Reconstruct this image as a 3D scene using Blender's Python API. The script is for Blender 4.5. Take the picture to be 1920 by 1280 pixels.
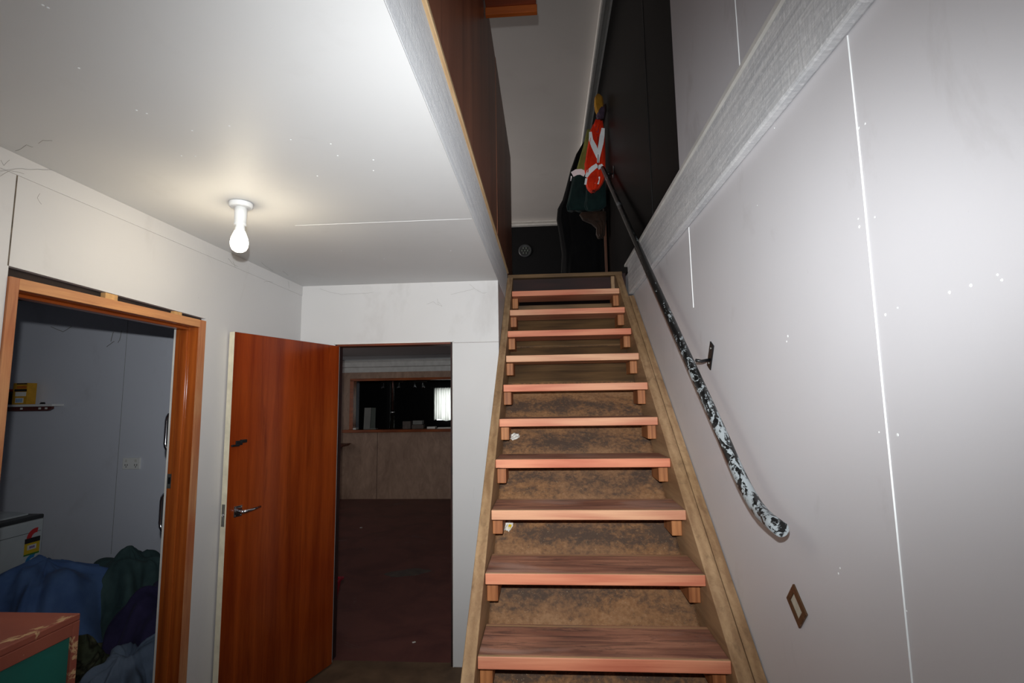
import bpy, bmesh, math, random
from mathutils import Vector, Matrix, noise
R = math.radians
rnd = random.Random(7)
for o in list(bpy.data.objects): bpy.data.objects.remove(o, do_unlink=True)
SC = bpy.context.scene
COL = SC.collection
# ------------------------------------------------------------ camera
H = 1.6146
FWD = Vector((-0.06584282, 0.99120798, 0.11476697)); RGT = Vector((0.99756784, 0.06802507, -0.01519879)); UPV = Vector((0.0228722, -0.11348711, 0.99327616))
def basis(loc, r, u, f):
    m = Matrix.Identity(4)
    for i in range(3):
        m[i][0] = r[i]; m[i][1] = u[i]; m[i][2] = -f[i]; m[i][3] = loc[i]
    return m
cd = bpy.data.cameras.new('camera'); cam = bpy.data.objects.new('camera', cd); COL.objects.link(cam)
cam.matrix_world = basis(Vector((0, 0, H)), RGT, UPV, FWD)
cd.sensor_width = 36; cd.lens = 944.48 / 1920 * 36; cd.clip_start = 0.02; cd.clip_end = 60
SC.camera = cam
SC.view_settings.view_transform = 'Standard'; SC.view_settings.look = 'None'
SC.view_settings.gamma = 1; SC.view_settings.use_curve_mapping = False
SC.view_settings.exposure = 0.0
w = bpy.data.worlds.new('world'); SC.world = w; w.use_nodes = True
w.node_tree.nodes['Background'].inputs[0].default_value = (.6, .7, .9, 1)
w.node_tree.nodes['Background'].inputs[1].default_value = 0.02
# ------------------------------------------------------------ flash on top of the camera
FLASH_POWER = 312.0
fl = bpy.data.lights.new('camera_flash', 'SPOT'); fl.energy = FLASH_POWER; fl.spot_size = R(165); fl.spot_blend = 0.35
fl.shadow_soft_size = 0.012; fl.color = (.955, .985, 1.0)
flo = bpy.data.objects.new('camera_flash', fl); COL.objects.link(flo)
flo.matrix_world = basis(Vector((0, 0, H)) + UPV * .135 - RGT * .02, RGT, UPV, FWD)
fl.use_nodes = True
nt = fl.node_tree; N = nt.nodes; L = nt.links
def mth(op, a, b=None, c=None, nt=None):
    n = nt.nodes.new('ShaderNodeMath'); n.operation = op
    for i, v in enumerate((a, b, c)):
        if v is None: continue
        if isinstance(v, (int, float)): n.inputs[i].default_value = v
        else: nt.links.new(v, n.inputs[i])
    return n.outputs[0]
def flash_nodes():
    # the reflector's own beam pattern: round bell-shaped falloff plus a weak wide skirt
    tc = N.new('ShaderNodeTexCoord'); sp = N.new('ShaderNodeSeparateXYZ'); L.new(tc.outputs['Normal'], sp.inputs[0])
    m = lambda op, a, b=None, c=None: mth(op, a, b, c, nt)
    z = m('ABSOLUTE', sp.outputs['Z'])
    ax = m('ARCTAN2', sp.outputs['X'], z); ay = m('ARCTAN2', sp.outputs['Y'], z)
    ay = m('SUBTRACT', ay, FL['cy'])
    ay = m('MULTIPLY', ay, m('ADD', m('MULTIPLY', m('GREATER_THAN', ay, 0.0), FL['ku'] - FL['kd']), FL['kd']))
    r = m('SQRT', m('ADD', m('MULTIPLY', ax, ax), m('MULTIPLY', ay, ay)))
    g = m('EXPONENT', m('MULTIPLY', m('POWER', m('DIVIDE', r, FL['s']), FL['p']), -1.0))
    s = m('ADD', g, FL['skirt'])
    L.new(s, N['Emission'].inputs['Strength'])
FL = dict(cy=.035, ku=1.42, kd=1.06, s=0.705, p=3.0, skirt=0.035)
flash_nodes()
# ------------------------------------------------------------ weak daylight upstairs, plus added fill in laundry and back room
def area_light(name, loc, aim, sx, sy, e, col):
    l = bpy.data.lights.new(name, 'AREA'); l.shape = 'RECTANGLE'; l.size = sx; l.size_y = sy; l.energy = e; l.color = col
    o = bpy.data.objects.new(name, l); COL.objects.link(o); o.location = loc
    o.rotation_euler = (Vector(aim) - Vector(loc)).to_track_quat('-Z', 'Y').to_euler()
area_light('upstairs_window_daylight', (-4.5, 8.0, 3.9), (-1, 8.2, 4.4), 2.6, 1.3, 150, (1, .93, .88))
area_light('laundry_fill', (-4.2, 1.6, 1.7), (-2.5, 3, 1.4), 1.0, 1.0, .5, (.8, .9, 1))  # added fill to brighten the laundry; no window stands behind it
area_light('back_room_fill', (-4.5, 6.2, 1.5), (-2.4, 6.8, .9), 1.8, 1.1, 8, (1, .95, .95))  # added fill lamp lifting the dim back room, not a real side window
# ------------------------------------------------------------ materials
MATS = {}
def lin(c):
    return tuple(((v / 255.0 + .055) / 1.055) ** 2.4 if v > 10 else v / 255 / 12.92 for v in c) + (1,)
class NB:
    def __init__(s, name):
        s.m = bpy.data.materials.new(name); s.m.use_nodes = True; s.nt = s.m.node_tree
        s.b = s.nt.nodes['Principled BSDF']; MATS[name] = s.m
        g = s.nt.nodes.new('ShaderNodeNewGeometry'); s.pos = g.outputs['Position']; s.nrm = g.outputs['Normal']
    def mp(s, sc=(1, 1, 1), loc=(0, 0, 0), rot=(0, 0, 0), src=None):
        n = s.nt.nodes.new('ShaderNodeMapping'); n.inputs['Scale'].default_value = sc; n.inputs['Location'].default_value = loc; n.inputs['Rotation'].default_value = rot
        s.nt.links.new(src or s.pos, n.inputs[0]); return n.outputs[0]
    def noise(s, scale, det=4, rough=.55, vec=None, dist=0):
        n = s.nt.nodes.new('ShaderNodeTexNoise'); n.inputs['Scale'].default_value = scale; n.inputs['Detail'].default_value = det
        n.inputs['Roughness'].default_value = rough; n.inputs['Distortion'].default_value = dist
        s.nt.links.new(vec or s.pos, n.inputs['Vector']); return n.outputs['Fac']
    def wave(s, scale, dist, vec, det=2, ds=1):
        n = s.nt.nodes.new('ShaderNodeTexWave'); n.inputs['Scale'].default_value = scale; n.inputs['Distortion'].default_value = dist
        n.inputs['Detail'].default_value = det; n.inputs['Detail Scale'].default_value = ds
        s.nt.links.new(vec, n.inputs['Vector']); return n.outputs['Fac']
    def ramp(s, f, stops):
        n = s.nt.nodes.new('ShaderNodeValToRGB'); s.nt.links.new(f, n.inputs[0])
        e = n.color_ramp.elements
        while len(e) < len(stops): e.new(.5)
        for el, (p, c) in zip(e, stops):
            el.position = p; el.color = c if len(c) == 4 else tuple(c) + (1,)
        return n.outputs[0]
    def rng(s, f, a, b, c=0., d=1.):
        n = s.nt.nodes.new('ShaderNodeMapRange'); n.clamp = True
        s.nt.links.new(f, n.inputs[0])
        for i, v in enumerate((a, b, c, d)): n.inputs[i + 1].default_value = v
        return n.outputs[0]
    def mix(s, f, a, b, mode='MIX'):
        n = s.nt.nodes.new('ShaderNodeMix'); n.data_type = 'RGBA'; n.blend_type = mode
        for i, v in ((0, f), (6, a), (7, b)):
            if isinstance(v, (int, float)): n.inputs[i].default_value = v
            elif isinstance(v, tuple): n.inputs[i].default_value = v
            else: s.nt.links.new(v, n.inputs[i])
        return n.outputs[2]
    def M(s, op, a, b=None, c=None): return mth(op, a, b, c, s.nt)
    def sep(s, src=None):
        n = s.nt.nodes.new('ShaderNodeSeparateXYZ'); s.nt.links.new(src or s.pos, n.inputs[0]); return n.outputs
    def out(s, col, rough=.6, bump=None, bs=.2, bd=.01, metal=0, spec=.5):
        i = s.b.inputs
        if isinstance(col, tuple): i['Base Color'].default_value = col
        else: s.nt.links.new(col, i['Base Color'])
        if isinstance(rough, (int, float)): i['Roughness'].default_value = rough
        else: s.nt.links.new(rough, i['Roughness'])
        if isinstance(metal, (int, float)): i['Metallic'].default_value = metal
        else: s.nt.links.new(metal, i['Metallic'])
        i['Specular IOR Level'].default_value = spec
        if bump is not None:
            n = s.nt.nodes.new('ShaderNodeBump'); n.inputs['Strength'].default_value = bs; n.inputs['Distance'].default_value = bd
            s.nt.links.new(bump, n.inputs['Height']); s.nt.links.new(n.outputs[0], i['Normal'])
        return s.m
def plain(name, rgb, rough=.6, var=.12, scale=12, metal=0, bs=.15, spec=.5):
    b = NB(name); c = lin(rgb); n = b.noise(scale, 5)
    d = tuple(max(0, v * (1 - var * 2)) for v in c[:3]) + (1,)
    return b.out(b.mix(b.rng(n, .35, .7), c, d), rough, b.noise(scale * 6), bs, .003, metal, spec)
def wall_mat(name, rgb, dirt=.25, rough=.5, seed=0.):
    b = NB(name); c = lin(rgb)
    lo = b.noise(1.1, 3, .5, b.mp(loc=(seed, seed, seed)))
    c1 = b.mix(b.rng(lo, .35, .7), c, tuple(v * .93 for v in c[:3]) + (1,))
    sm = b.noise(3.2, 8, .62, b.mp((1, 1, .6), (seed + 3, 1, 2)), .4)
    c2 = b.mix(b.M('MULTIPLY', b.rng(sm, .58, .78), dirt), c1, lin((128, 116, 108)))
    sc = b.noise(9, 6, .7, b.mp((2.2, 2.2, .35), (seed, 4, 1), (.5, .3, 0)), 1.5)
    c3 = b.mix(b.M('MULTIPLY', b.rng(sc, .70, .74), dirt * .9), c2, lin((95, 90, 88)))
    return b.out(c3, rough, b.noise(160, 3), .06, .002, 0, .4)
wall_mat('white_wall_paint', (206, 204, 203), .25)
wall_mat('grey_white_wall_paint', (205, 203, 206), .38, .45, 5.)
wall_mat('ceiling_paint', (212, 212, 212), .10, .55, 9.)
wall_mat('laundry_wall_paint', (214, 217, 227), .25, .5, 2.)
wall_mat('upstairs_ceiling_paint', (205, 200, 196), .08, .6, 3.)
plain('white_trim', (215, 213, 208), .45, .08)
plain('filler_white', (238, 240, 240), .4, .04)
def beam_mat(name, hi, lo, dk):
    b = NB(name)
    v = b.mp((3, 3, 55), (0, 0, 0), (0, 0, 0)); g = b.noise(2.2, 6, .7, b.mp((1, 1.2, 30)), .3)
    ks = b.noise(5, 9, .75, b.mp((1, 22, 1.4), (0, 0, 0), (R(14), 0, 0)), .6)
    c = b.mix(b.rng(g, .35, .65), lin(hi), lin(lo))
    c = b.mix(b.M('MULTIPLY', b.rng(ks, .46, .7), .5), c, lin(dk))
    s = b.noise(7, 8, .7, b.mp((1, 1, 4), (4, 2, 0)), 2)
    c = b.mix(b.M('MULTIPLY', b.rng(s, .62, .68), .6), c, lin((232, 234, 234)))
    sp = b.noise(70, 3, .6, b.mp((1, 1, 1)))
    c = b.mix(b.M('MULTIPLY', b.rng(sp, .56, .66), .35), c, lin((250, 250, 252)))
    return b.out(c, .6, b.M('ADD', ks, g), .5, .004)
beam_mat('rough_painted_beam', (222, 222, 223), (184, 186, 190), (160, 164, 169))
beam_mat('rough_painted_fascia', (250, 251, 252), (226, 228, 232), (204, 208, 213))
def wood(name, a, bcol, axis='X', sc=1., rough=.55, dark=None, tint=None, tsc=4., ring=22, bs=.2, spec=.4):
    """grain running along axis"""
    b = NB(name)
    s = {'X': (.55, 9, 9), 'Y': (9, .55, 9), 'Z': (9, 9, .55)}[axis]
    s = tuple(v * sc for v in s)
    v = b.mp(s)
    n1 = b.noise(1.3, 6, .6, v, .8)
    n2 = b.noise(7, 5, .7, b.mp(tuple(k * 2.2 for k in s)), .3)
    f = b.M('ADD', b.M('MULTIPLY', n1, .7), b.M('MULTIPLY', n2, .3))
    wv = b.wave(ring / 10, 5, b.mp(tuple(k * .55 for k in s), (.3, .1, .2)), 3, 1.2)
    f2 = b.M('ADD', f, b.M('MULTIPLY', wv, .14))
    c = b.mix(b.rng(f2, .40, .72), lin(a), lin(bcol))
    if tint:
        t = b.noise(tsc, 1, .4, b.mp((.15, 1, 1), (1, 7, 3)) if axis == 'X' else b.mp((1, .15, 1)))
        c = b.mix(b.rng(t, .38, .62), c, b.mix(1.0, c, lin(tint), 'MULTIPLY'))
    if dark:
        k = b.noise(6, 7, .65, b.mp(tuple(q * .35 for q in s), (9, 2, 5)), 1.2)
        c = b.mix(b.M('MULTIPLY', b.rng(k, .55, .75), .75), c, lin(dark))
    return b.out(c, rough, f2, bs, .003, 0, spec)
def tread_mat():
    b = NB('pink_stained_pine')
    xyz = b.sep(); nz = b.sep(b.nrm)[2]
    n1 = b.noise(1.3, 6, .6, b.mp((.6, 12, 12)), 1.0); n2 = b.noise(6, 5, .7, b.mp((1.2, 40, 40)), .4)
    wv = b.wave(2.4, 6, b.mp((.25, 6, 6), (.3, .1, .2)), 3, 1.2)
    f = b.M('ADD', b.M('ADD', b.M('MULTIPLY', n1, .6), b.M('MULTIPLY', n2, .3)), b.M('MULTIPLY', wv, .2))
    c = b.mix(b.rng(f, .42, .74), lin((216, 166, 130)), lin((188, 126, 98)))
    t = b.noise(3.1, 1, .3, b.mp((.25, 1.0, 1.3), (2.1, 3.7, 8.4)))
    c = b.mix(b.rng(t, .38, .6), c, b.mix(1., c, lin((255, 214, 208)), 'MULTIPLY'))
    # worn dirt on the walking faces
    d1 = b.noise(2.2, 8, .7, b.mp((1.1, 9, 3), (4, 1, 0)), 1.4)
    d2 = b.noise(9, 8, .7, b.mp((1.2, 3, 3)), .8)
    top = b.rng(nz, .5, .9)
    tc = b.mix(b.rng(f, .42, .74), lin((172, 122, 98)), lin((122, 80, 66)))
    tc = b.mix(b.M('MULTIPLY', b.rng(d1, .48, .66), .8), tc, lin((88, 66, 58)))
    tc = b.mix(b.M('MULTIPLY', b.rng(d2, .55, .72), .6), tc, lin((60, 48, 46)))
    bl = b.noise(1.7, 4, .5, b.mp((1.3, 4, 3), (7, 3, 1)), .6)
    tc = b.mix(b.M('MULTIPLY', b.rng(bl, .52, .66), .5), tc, lin((170, 142, 130)))
    st = b.noise(3, 7, .7, b.mp((.5, 26, 3), (6, 2, 0)), 1.2)
    tc = b.mix(b.M('MULTIPLY', b.rng(st, .62, .72), .55), tc, lin((186, 156, 116)))
    sk = b.noise(2.6, 5, .6, b.mp((.5, 14, 3), (1, 8, 0)), .8)
    tc = b.mix(b.M('MULTIPLY', b.rng(sk, .60, .68), .6), tc, lin((56, 46, 44)))
    fy = b.M('FRACT', b.M('DIVIDE', b.M('ADD', b.M('SUBTRACT', xyz[1], 1.8007 - 2.317), b.M('MULTIPLY', d2, .006)), .2317))
    tc = b.mix(b.M('MULTIPLY', b.rng(fy, .05, .075, 1, 0), .45), tc, lin((190, 160, 112)))
    c = b.mix(top, c, tc)
    kn = b.noise(3.3, 2, .4, b.mp((1.6, 3, 3), (5, 6, 2)))
    c = b.mix(b.M('MULTIPLY', b.rng(kn, .745, .77), .8), c, lin((70, 34, 30)))
    return b.out(c, .6, f, .2, .003, 0, .35)
tread_mat()
wood('cleat_pine', (190, 128, 78), (144, 88, 48), 'Z', 1.3, .6, None, (235, 225, 225))
wood('stringer_pine', (180, 148, 112), (142, 110, 80), 'Y', .8, .6, (108, 82, 58), (235, 232, 224), 3)
wood('old_plank', (120, 92, 60), (74, 56, 38), 'X', 1.0, .75, (48, 40, 34))
wood('dark_trimmer', (52, 24, 20), (30, 15, 13), 'X', 1, .7)
wood('door_veneer', (148, 66, 22), (112, 42, 12), 'Z', .9, .2, (88, 30, 8), (240, 215, 205), 2, 14, .05, .35)
wood('varnished_rimu', (166, 86, 34), (126, 58, 22), 'Z', .9, .14, (100, 40, 14), None, 3, 20, .05, .5)
wood('varnished_rimu_head', (184, 98, 40), (138, 62, 22), 'Y', 1.2, .25, (100, 40, 14), None, 3, 20, .05, .5)
wood('raw_frame_edge', (200, 148, 100), (164, 108, 74), 'Z', 1.6, .6, (130, 60, 40), (240, 210, 200))
wood('raw_frame_edge_head', (206, 150, 98), (170, 112, 74), 'Y', 1.6, .6, (130, 60, 40))
wood('brown_ply', (150, 98, 74), (120, 74, 56), 'Z', .45, .38, (60, 32, 24), None, 3, 12, .03)
wood('pale_ply_edge', (206, 178, 138), (170, 136, 98), 'Y', 2, .6)
def dado():
    b = NB('dado_ply'); n = b.noise(1.6, 6, .6, b.mp((1.2, 1.2, .5), (3, 1, 2)), 1.6); n2 = b.noise(5, 6, .65, b.mp((1.6, 1, .7)), 2.2)
    f = b.M('ADD', b.M('MULTIPLY', n, .6), b.M('MULTIPLY', n2, .4))
    c = b.mix(b.rng(f, .38, .64), lin((182, 150, 128)), lin((140, 112, 94)))
    return b.out(c, .45, f, .05, .002, 0, .4)
dado()
wood('hatch_timber', (170, 88, 36), (120, 56, 20), 'X', 1, .35)
wood('cupboard_timber', (120, 52, 22), (78, 30, 12), 'X', 1, .4)
wood('post_timber', (110, 66, 42), (70, 42, 28), 'Z', 2, .6)
GO_, Y0_ = .2317, 1.8007
def backing_mat():
    b = NB('dirty_fibreboard')
    n = b.noise(60, 6, .7); n2 = b.noise(3.2, 7, .7, b.mp((.8, 1.6, 1.6), (1, 2, 3)), .9); n3 = b.noise(22, 8, .75, None, .8)
    c = b.mix(b.rng(n, .3, .7), lin((166, 124, 86)), lin((132, 94, 64)))
    c = b.mix(b.M('MULTIPLY', b.rng(b.noise(1.6, 3), .4, .65), .5), c, lin((120, 96, 78)))
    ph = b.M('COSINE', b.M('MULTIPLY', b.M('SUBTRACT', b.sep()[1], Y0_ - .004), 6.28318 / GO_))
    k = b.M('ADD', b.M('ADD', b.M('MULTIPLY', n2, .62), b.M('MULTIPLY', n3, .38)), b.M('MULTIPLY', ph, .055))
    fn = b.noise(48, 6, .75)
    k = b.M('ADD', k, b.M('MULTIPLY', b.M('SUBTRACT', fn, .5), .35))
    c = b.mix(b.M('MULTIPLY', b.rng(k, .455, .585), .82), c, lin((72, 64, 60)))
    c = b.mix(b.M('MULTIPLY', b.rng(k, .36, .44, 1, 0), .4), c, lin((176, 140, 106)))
    st = b.noise(140, 2, .5, b.mp((1, 1, 1)))
    c = b.mix(b.M('MULTIPLY', b.rng(st, .70, .74), .6), c, lin((190, 170, 140)))
    return b.out(c, .9, n, .5, .004, 0, .1)
backing_mat()
def black_panel():
    b = NB('black_brown_panel'); f = b.noise(2, 5, .6, b.mp((6, 6, .4)))
    c = b.mix(b.rng(f, .35, .7), lin((15, 12, 12)), lin((9, 8, 8)))
    return b.out(c, .4, None, 0, 0, 0, .03)
black_panel()
plain('black_wall_paint', (9, 9, 11), .7, .15, 3, spec=.2)
def rail_mat():
    b = NB('chipped_black_rail')
    k = b.noise(17, 8, .72, b.mp((1.5, .45, 1.3), src=b.mp(rot=(R(-38.8), 0, 0))), 1.2); k2 = b.noise(75, 4, .6)
    m = b.M('ADD', b.M('MULTIPLY', k, .72), b.M('MULTIPLY', k2, .28))
    ys = b.sep()[1]; bias = b.rng(ys, 1.45, 2.7, .012, -.085)
    mm = b.rng(b.M('ADD', m, bias), .50, .515)
    c = b.mix(mm, lin((16, 17, 17)), lin((152, 159, 162)))
    return b.out(c, b.rng(mm, 0, 1, .32, .5), mm, -.35, .002, 0, .6)
rail_mat()
plain('black_steel', (18, 18, 20), .35, .2, 30)
plain('chrome', (200, 200, 205), .12, .05, 20, 1.0, 0)
plain('dull_steel', (140, 138, 132), .4, .2, 30, .8)
plain('brass_bronze', (110, 80, 56), .35, .2, 60, .6)
plain('cream_paint', (222, 214, 190), .45, .1, 20)
plain('white_plastic', (232, 232, 230), .35, .03, 10)
plain('pale_lens', (190, 186, 170), .4, .1, 60)
plain('dark_shadow_gap', (44, 30, 24), .85, .3, 20)
plain('packer_pine', (206, 158, 100), .65, .15, 40)
def floor_mat():
    b = NB('maroon_painted_concrete'); n = b.noise(2.4, 8, .65, None, .8); n2 = b.noise(12, 6, .7)
    c = b.mix(b.rng(n, .4, .68), lin((112, 70, 64)), lin((88, 54, 52)))
    c = b.mix(b.M('MULTIPLY', b.rng(b.noise(1.3, 9, .75, b.mp((1, 1.4, 1), (2.3, .4, 0)), 1.5), .60, .68), .4), c, lin((132, 124, 124)))
    return b.out(c, .45, n2, .1, .004, 0, .35)
floor_mat()
plain('dusty_brown_floor', (112, 88, 66), .8, .25, 6)
wood('brown_painted_edge', (140, 70, 50), (116, 52, 38), 'Y', 2, .5, (168, 140, 100))
def worn(name):
    b = NB(name); c = b.mix(b.rng(b.noise(5, 4), .35, .7), lin((142, 76, 58)), lin((122, 60, 46)))
    x = b.sep()
    e = b.rng(x[0], -1.40, -1.29, 0, 1)
    k = b.noise(14, 8, .7, b.mp((1.6, .8, 1)), .6)
    kk = b.rng(b.M('ADD', k, b.M('MULTIPLY', e, .12)), .675, .70)
    return b.out(b.mix(b.M('MULTIPLY', kk, .8), c, lin((196, 164, 120))), .6, kk, .3, .002)
worn('worn_brown_paint')
plain('teal_panel', (22, 96, 86), .5, .08, 5)
plain('red_plastic', (140, 22, 40), .35, .08, 8)
def cloth(name, a, d, sc=7, rough=.9):
    b = NB(name); f = b.noise(sc, 4); wv = b.noise(260, 2)
    m = b.out(b.mix(b.rng(f, .35, .65), lin(a), lin(d)), rough, wv, .25, .002, 0, .15)
    b.b.inputs['Sheen Weight'].default_value = .04; return m
cloth('blue_cotton', (84, 112, 160), (68, 94, 142)); cloth('green_grey_cotton', (70, 92, 92), (54, 74, 76))
cloth('purple_navy_cotton', (62, 56, 92), (46, 42, 72)); cloth('pale_blue_grey_cotton', (112, 128, 150), (90, 104, 124))
cloth('orange_hi_vis', (232, 56, 22), (214, 44, 16), 12, .75); cloth('khaki_hi_vis', (134, 136, 70), (112, 114, 58)); cloth('dark_green_drill', (26, 46, 44), (18, 34, 34))
cloth('black_wool', (10, 10, 11), (6, 6, 7)).node_tree.nodes['Principled BSDF'].inputs['Sheen Weight'].default_value = 0; cloth('brown_leather', (56, 40, 31), (36, 27, 22), 10, .7); cloth('straw_yellow', (176, 128, 40), (140, 96, 30)); cloth('purple_grey', (88, 70, 86), (60, 50, 62)); cloth('collar_blue', (60, 72, 120), (44, 52, 92))
def camo():
    b = NB('dark_camo_cotton'); n = b.noise(9, 3, .5, None, .8)
    c = b.ramp(n, [(.35, lin((52, 56, 44))), (.48, lin((70, 76, 60))), (.55, lin((38, 38, 32))), (.66, lin((98, 100, 80)))])
    return b.out(c, .9, b.noise(200), .2, .002, 0, .1)
camo()
def reflective():
    b = NB('reflective_tape'); n = b.noise(90, 3)
    m = b.out(lin((253, 254, 255)), .6, n, .05, .001, 0, .6); return m
reflective()
def emi(name, rgb, s):
    b = NB(name); b.b.inputs['Base Color'].default_value = lin(rgb); b.b.inputs['Emission Color'].default_value = lin(rgb); b.b.inputs['Emission Strength'].default_value = s; return b.m
emi('lit_bulb_glass', (255, 244, 222), 9.0)
emi('daylight_beyond', (235, 240, 240), 3.5)
def curtain_mat():
    b = NB('net_curtain'); t = b.nt.nodes.new('ShaderNodeBsdfTranslucent'); t.inputs[0].default_value = (.8, .8, .76, 1)
    b.b.inputs['Base Color'].default_value = (.65, .65, .62, 1); mx = b.nt.nodes.new('ShaderNodeMixShader'); mx.inputs[0].default_value = .6
    b.nt.links.new(b.b.outputs[0], mx.inputs[1]); b.nt.links.new(t.outputs[0], mx.inputs[2]); b.nt.links.new(mx.outputs[0], b.nt.nodes['Material Output'].inputs[0])
curtain_mat()
plain('copper_brown_pipe', (92, 62, 54), .3, .2, 20, .6)
plain('brushed_flue', (70, 62, 52), .3, .2, 20, .8)
plain('grey_board', (122, 122, 116), .6, .1, 6); plain('grey_green_board', (70, 78, 70), .6, .1, 6)
plain('paper_white', (226, 224, 216), .7, .05, 30); plain('book_grey', (96, 84, 76), .7, .2, 14)
plain('washer_white', (196, 204, 208), .35, .04, 6); plain('washer_dark', (48, 50, 52), .4, .1, 10)
plain('label_yellow', (222, 186, 30), .5, .04); plain('label_red', (206, 40, 44), .5, .04); plain('label_black', (28, 26, 24), .5, .04); plain('label_blue', (40, 130, 190), .5, .04); plain('label_purple', (110, 60, 150), .5, .04); plain('label_green', (60, 130, 50), .5, .04)
plain('carton_yellow', (214, 158, 36), .6, .1, 30); plain('carton_orange', (190, 104, 30), .6, .1, 30); plain('shelf_brown', (92, 42, 34), .5, .1); plain('cobweb_dust', (120, 116, 110), .95, .1)
plain('dust_lint', (110, 98, 84), .95, .3, 40); plain('wood_chips', (186, 164, 132), .9, .3, 90)
plain('tyre_black', (12, 12, 13), .7, .1)
# ------------------------------------------------------------ mesh helpers
def new(): return bmesh.new()
def box(bm, x0, x1, y0, y1, z0, z1, mtx=None):
    vs = [bm.verts.new(Vector(c)) for c in ((x0, y0, z0), (x1, y0, z0), (x1, y1, z0), (x0, y1, z0), (x0, y0, z1), (x1, y0, z1), (x1, y1, z1), (x0, y1, z1))]
    if mtx is not None:
        for v in vs: v.co = mtx @ v.co
    for f in ((0, 3, 2, 1), (4, 5, 6, 7), (0, 1, 5, 4), (1, 2, 6, 5), (2, 3, 7, 6), (3, 0, 4, 7)): bm.faces.new([vs[i] for i in f])
    return bm
def tube(bm, pts, r, n=14, cap=True, radii=None, flat=None):
    pts = [Vector(p) for p in pts]; rings = []
    up = Vector((0.13, 0.21, 1)).normalized(); prev = None
    for i, p in enumerate(pts):
        t = (pts[min(i + 1, len(pts) - 1)] - pts[max(i - 1, 0)]).normalized()
        a = t.cross(prev if prev is not None else up)
        if a.length < 1e-4: a = t.cross(Vector((1, 0, 0)))
        a.normalize(); b2 = a.cross(t).normalized(); prev = b2
        prev = b2
        a = t.cross(b2).normalized()
        rr = radii[i] if radii else r
        rings.append([bm.verts.new(p + (a * math.cos(2 * math.pi * k / n) + b2 * math.sin(2 * math.pi * k / n)) * rr) for k in range(n)])
    for q in range(len(rings) - 1):
        for k in range(n): bm.faces.new((rings[q][k], rings[q][(k + 1) % n], rings[q + 1][(k + 1) % n], rings[q + 1][k]))
    if cap: bm.faces.new(rings[0][::-1]); bm.faces.new(rings[-1])
    return bm
def lathe(bm, prof, cx, cy, n=32, axis='Z', cz=0):
    rings = []
    for r, z in prof:
        ring = []
        for k in range(n):
            a = 2 * math.pi * k / n
            if axis == 'Z': co = (cx + r * math.cos(a), cy + r * math.sin(a), z)
            elif axis == 'Y': co = (cx + r * math.cos(a), z, cz + r * math.sin(a))
            else: co = (z, cy + r * math.cos(a), cz + r * math.sin(a))
            ring.append(bm.verts.new(co))
        rings.append(ring)
    for q in range(len(rings) - 1):
        for k in range(n): bm.faces.new((rings[q][k], rings[q][(k + 1) % n], rings[q + 1][(k + 1) % n], rings[q + 1][k]))
    bm.faces.new(rings[0][::-1]); bm.faces.new(rings[-1])
    return bm
def prism(bm, poly, axis, a, b):
    """poly of 2D points extruded along axis between a and b"""
    def co(p, t): return {'X': (t, p[0], p[1]), 'Y': (p[0], t, p[1]), 'Z': (p[0], p[1], t)}[axis]
    A = [bm.verts.new(co(p, a)) for p in poly]; B = [bm.verts.new(co(p, b)) for p in poly]
    n = len(poly)
    bm.faces.new(A); bm.faces.new(B[::-1])
    for i in range(n): bm.faces.new((A[i], B[i], B[(i + 1) % n], A[(i + 1) % n]))
    return bm
def obj(name, bm, mat, parent=None, bevel=0, smooth=False, seg=2):
    bmesh.ops.recalc_face_normals(bm, faces=bm.faces)
    me = bpy.data.meshes.new(name); bm.to_mesh(me); bm.free()
    o = bpy.data.objects.new(name, me); COL.objects.link(o)
    me.materials.append(MATS[mat])
    if smooth:
        for p in me.polygons: p.use_smooth = True
    if bevel:
        md = o.modifiers.new('bevel', 'BEVEL'); md.width = bevel; md.segments = seg; md.limit_method = 'ANGLE'; md.angle_limit = R(40)
    if parent is not None:
        o.parent = parent; o.matrix_parent_inverse = parent.matrix_world.inverted()
    return o
def tag(o, label=None, cat=None, group=None, kind=None):
    if label: o['label'] = label
    if cat: o['category'] = cat
    if group: o['group'] = group
    if kind: o['kind'] = kind
    return o
def thing(name, loc, label, cat, group=None, kind=None):
    o = bpy.data.objects.new(name, None); COL.objects.link(o); o.location = loc; o.empty_display_size = .05
    o.matrix_world = Matrix.Translation(Vector(loc))
    return tag(o, label, cat, group, kind)
def S(name, bm, mat, label=None, **k):
    o = obj(name, bm, mat, **k); o['kind'] = 'structure'
    if label: o['label'] = label; o['category'] = name.split('_')[0]
    return o
# ------------------------------------------------------------ measures
XW, XB, XL, XV = .6803, .6464, -1.6364, -.3027
YB = 3.249; GO = .2317; RI = 2.6501 / 14; Y0 = 1.8007; ZF = 2.6501
TLX, TRX = -.2559, .5837
XR2 = -1.745       # laundry side face of the left wall
# ------------------------------------------------------------ structure
S('floor', box(new(), -1.75, .80, -1.6, 3.30, -.12, 0), 'dusty_brown_floor', 'dusty brown floor at the foot of the stairs')
o = S('floor_back_room', box(new(), -4.6, -.40, 3.30, 12.6, -.12, 0), 'maroon_painted_concrete', 'worn maroon painted concrete floor seen through the open door')
o = S('floor_laundry', box(new(), -4.3, -1.75, .2, 3.30, -.12, 0), 'maroon_painted_concrete', 'dark laundry floor under the heap of clothes')
S('floor_upper', box(new(), -4.6, .80, 4.118 + .05, 10.0, 2.45, ZF - .001), 'dark_trimmer', 'dark upstairs floor beyond the top step')
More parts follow.
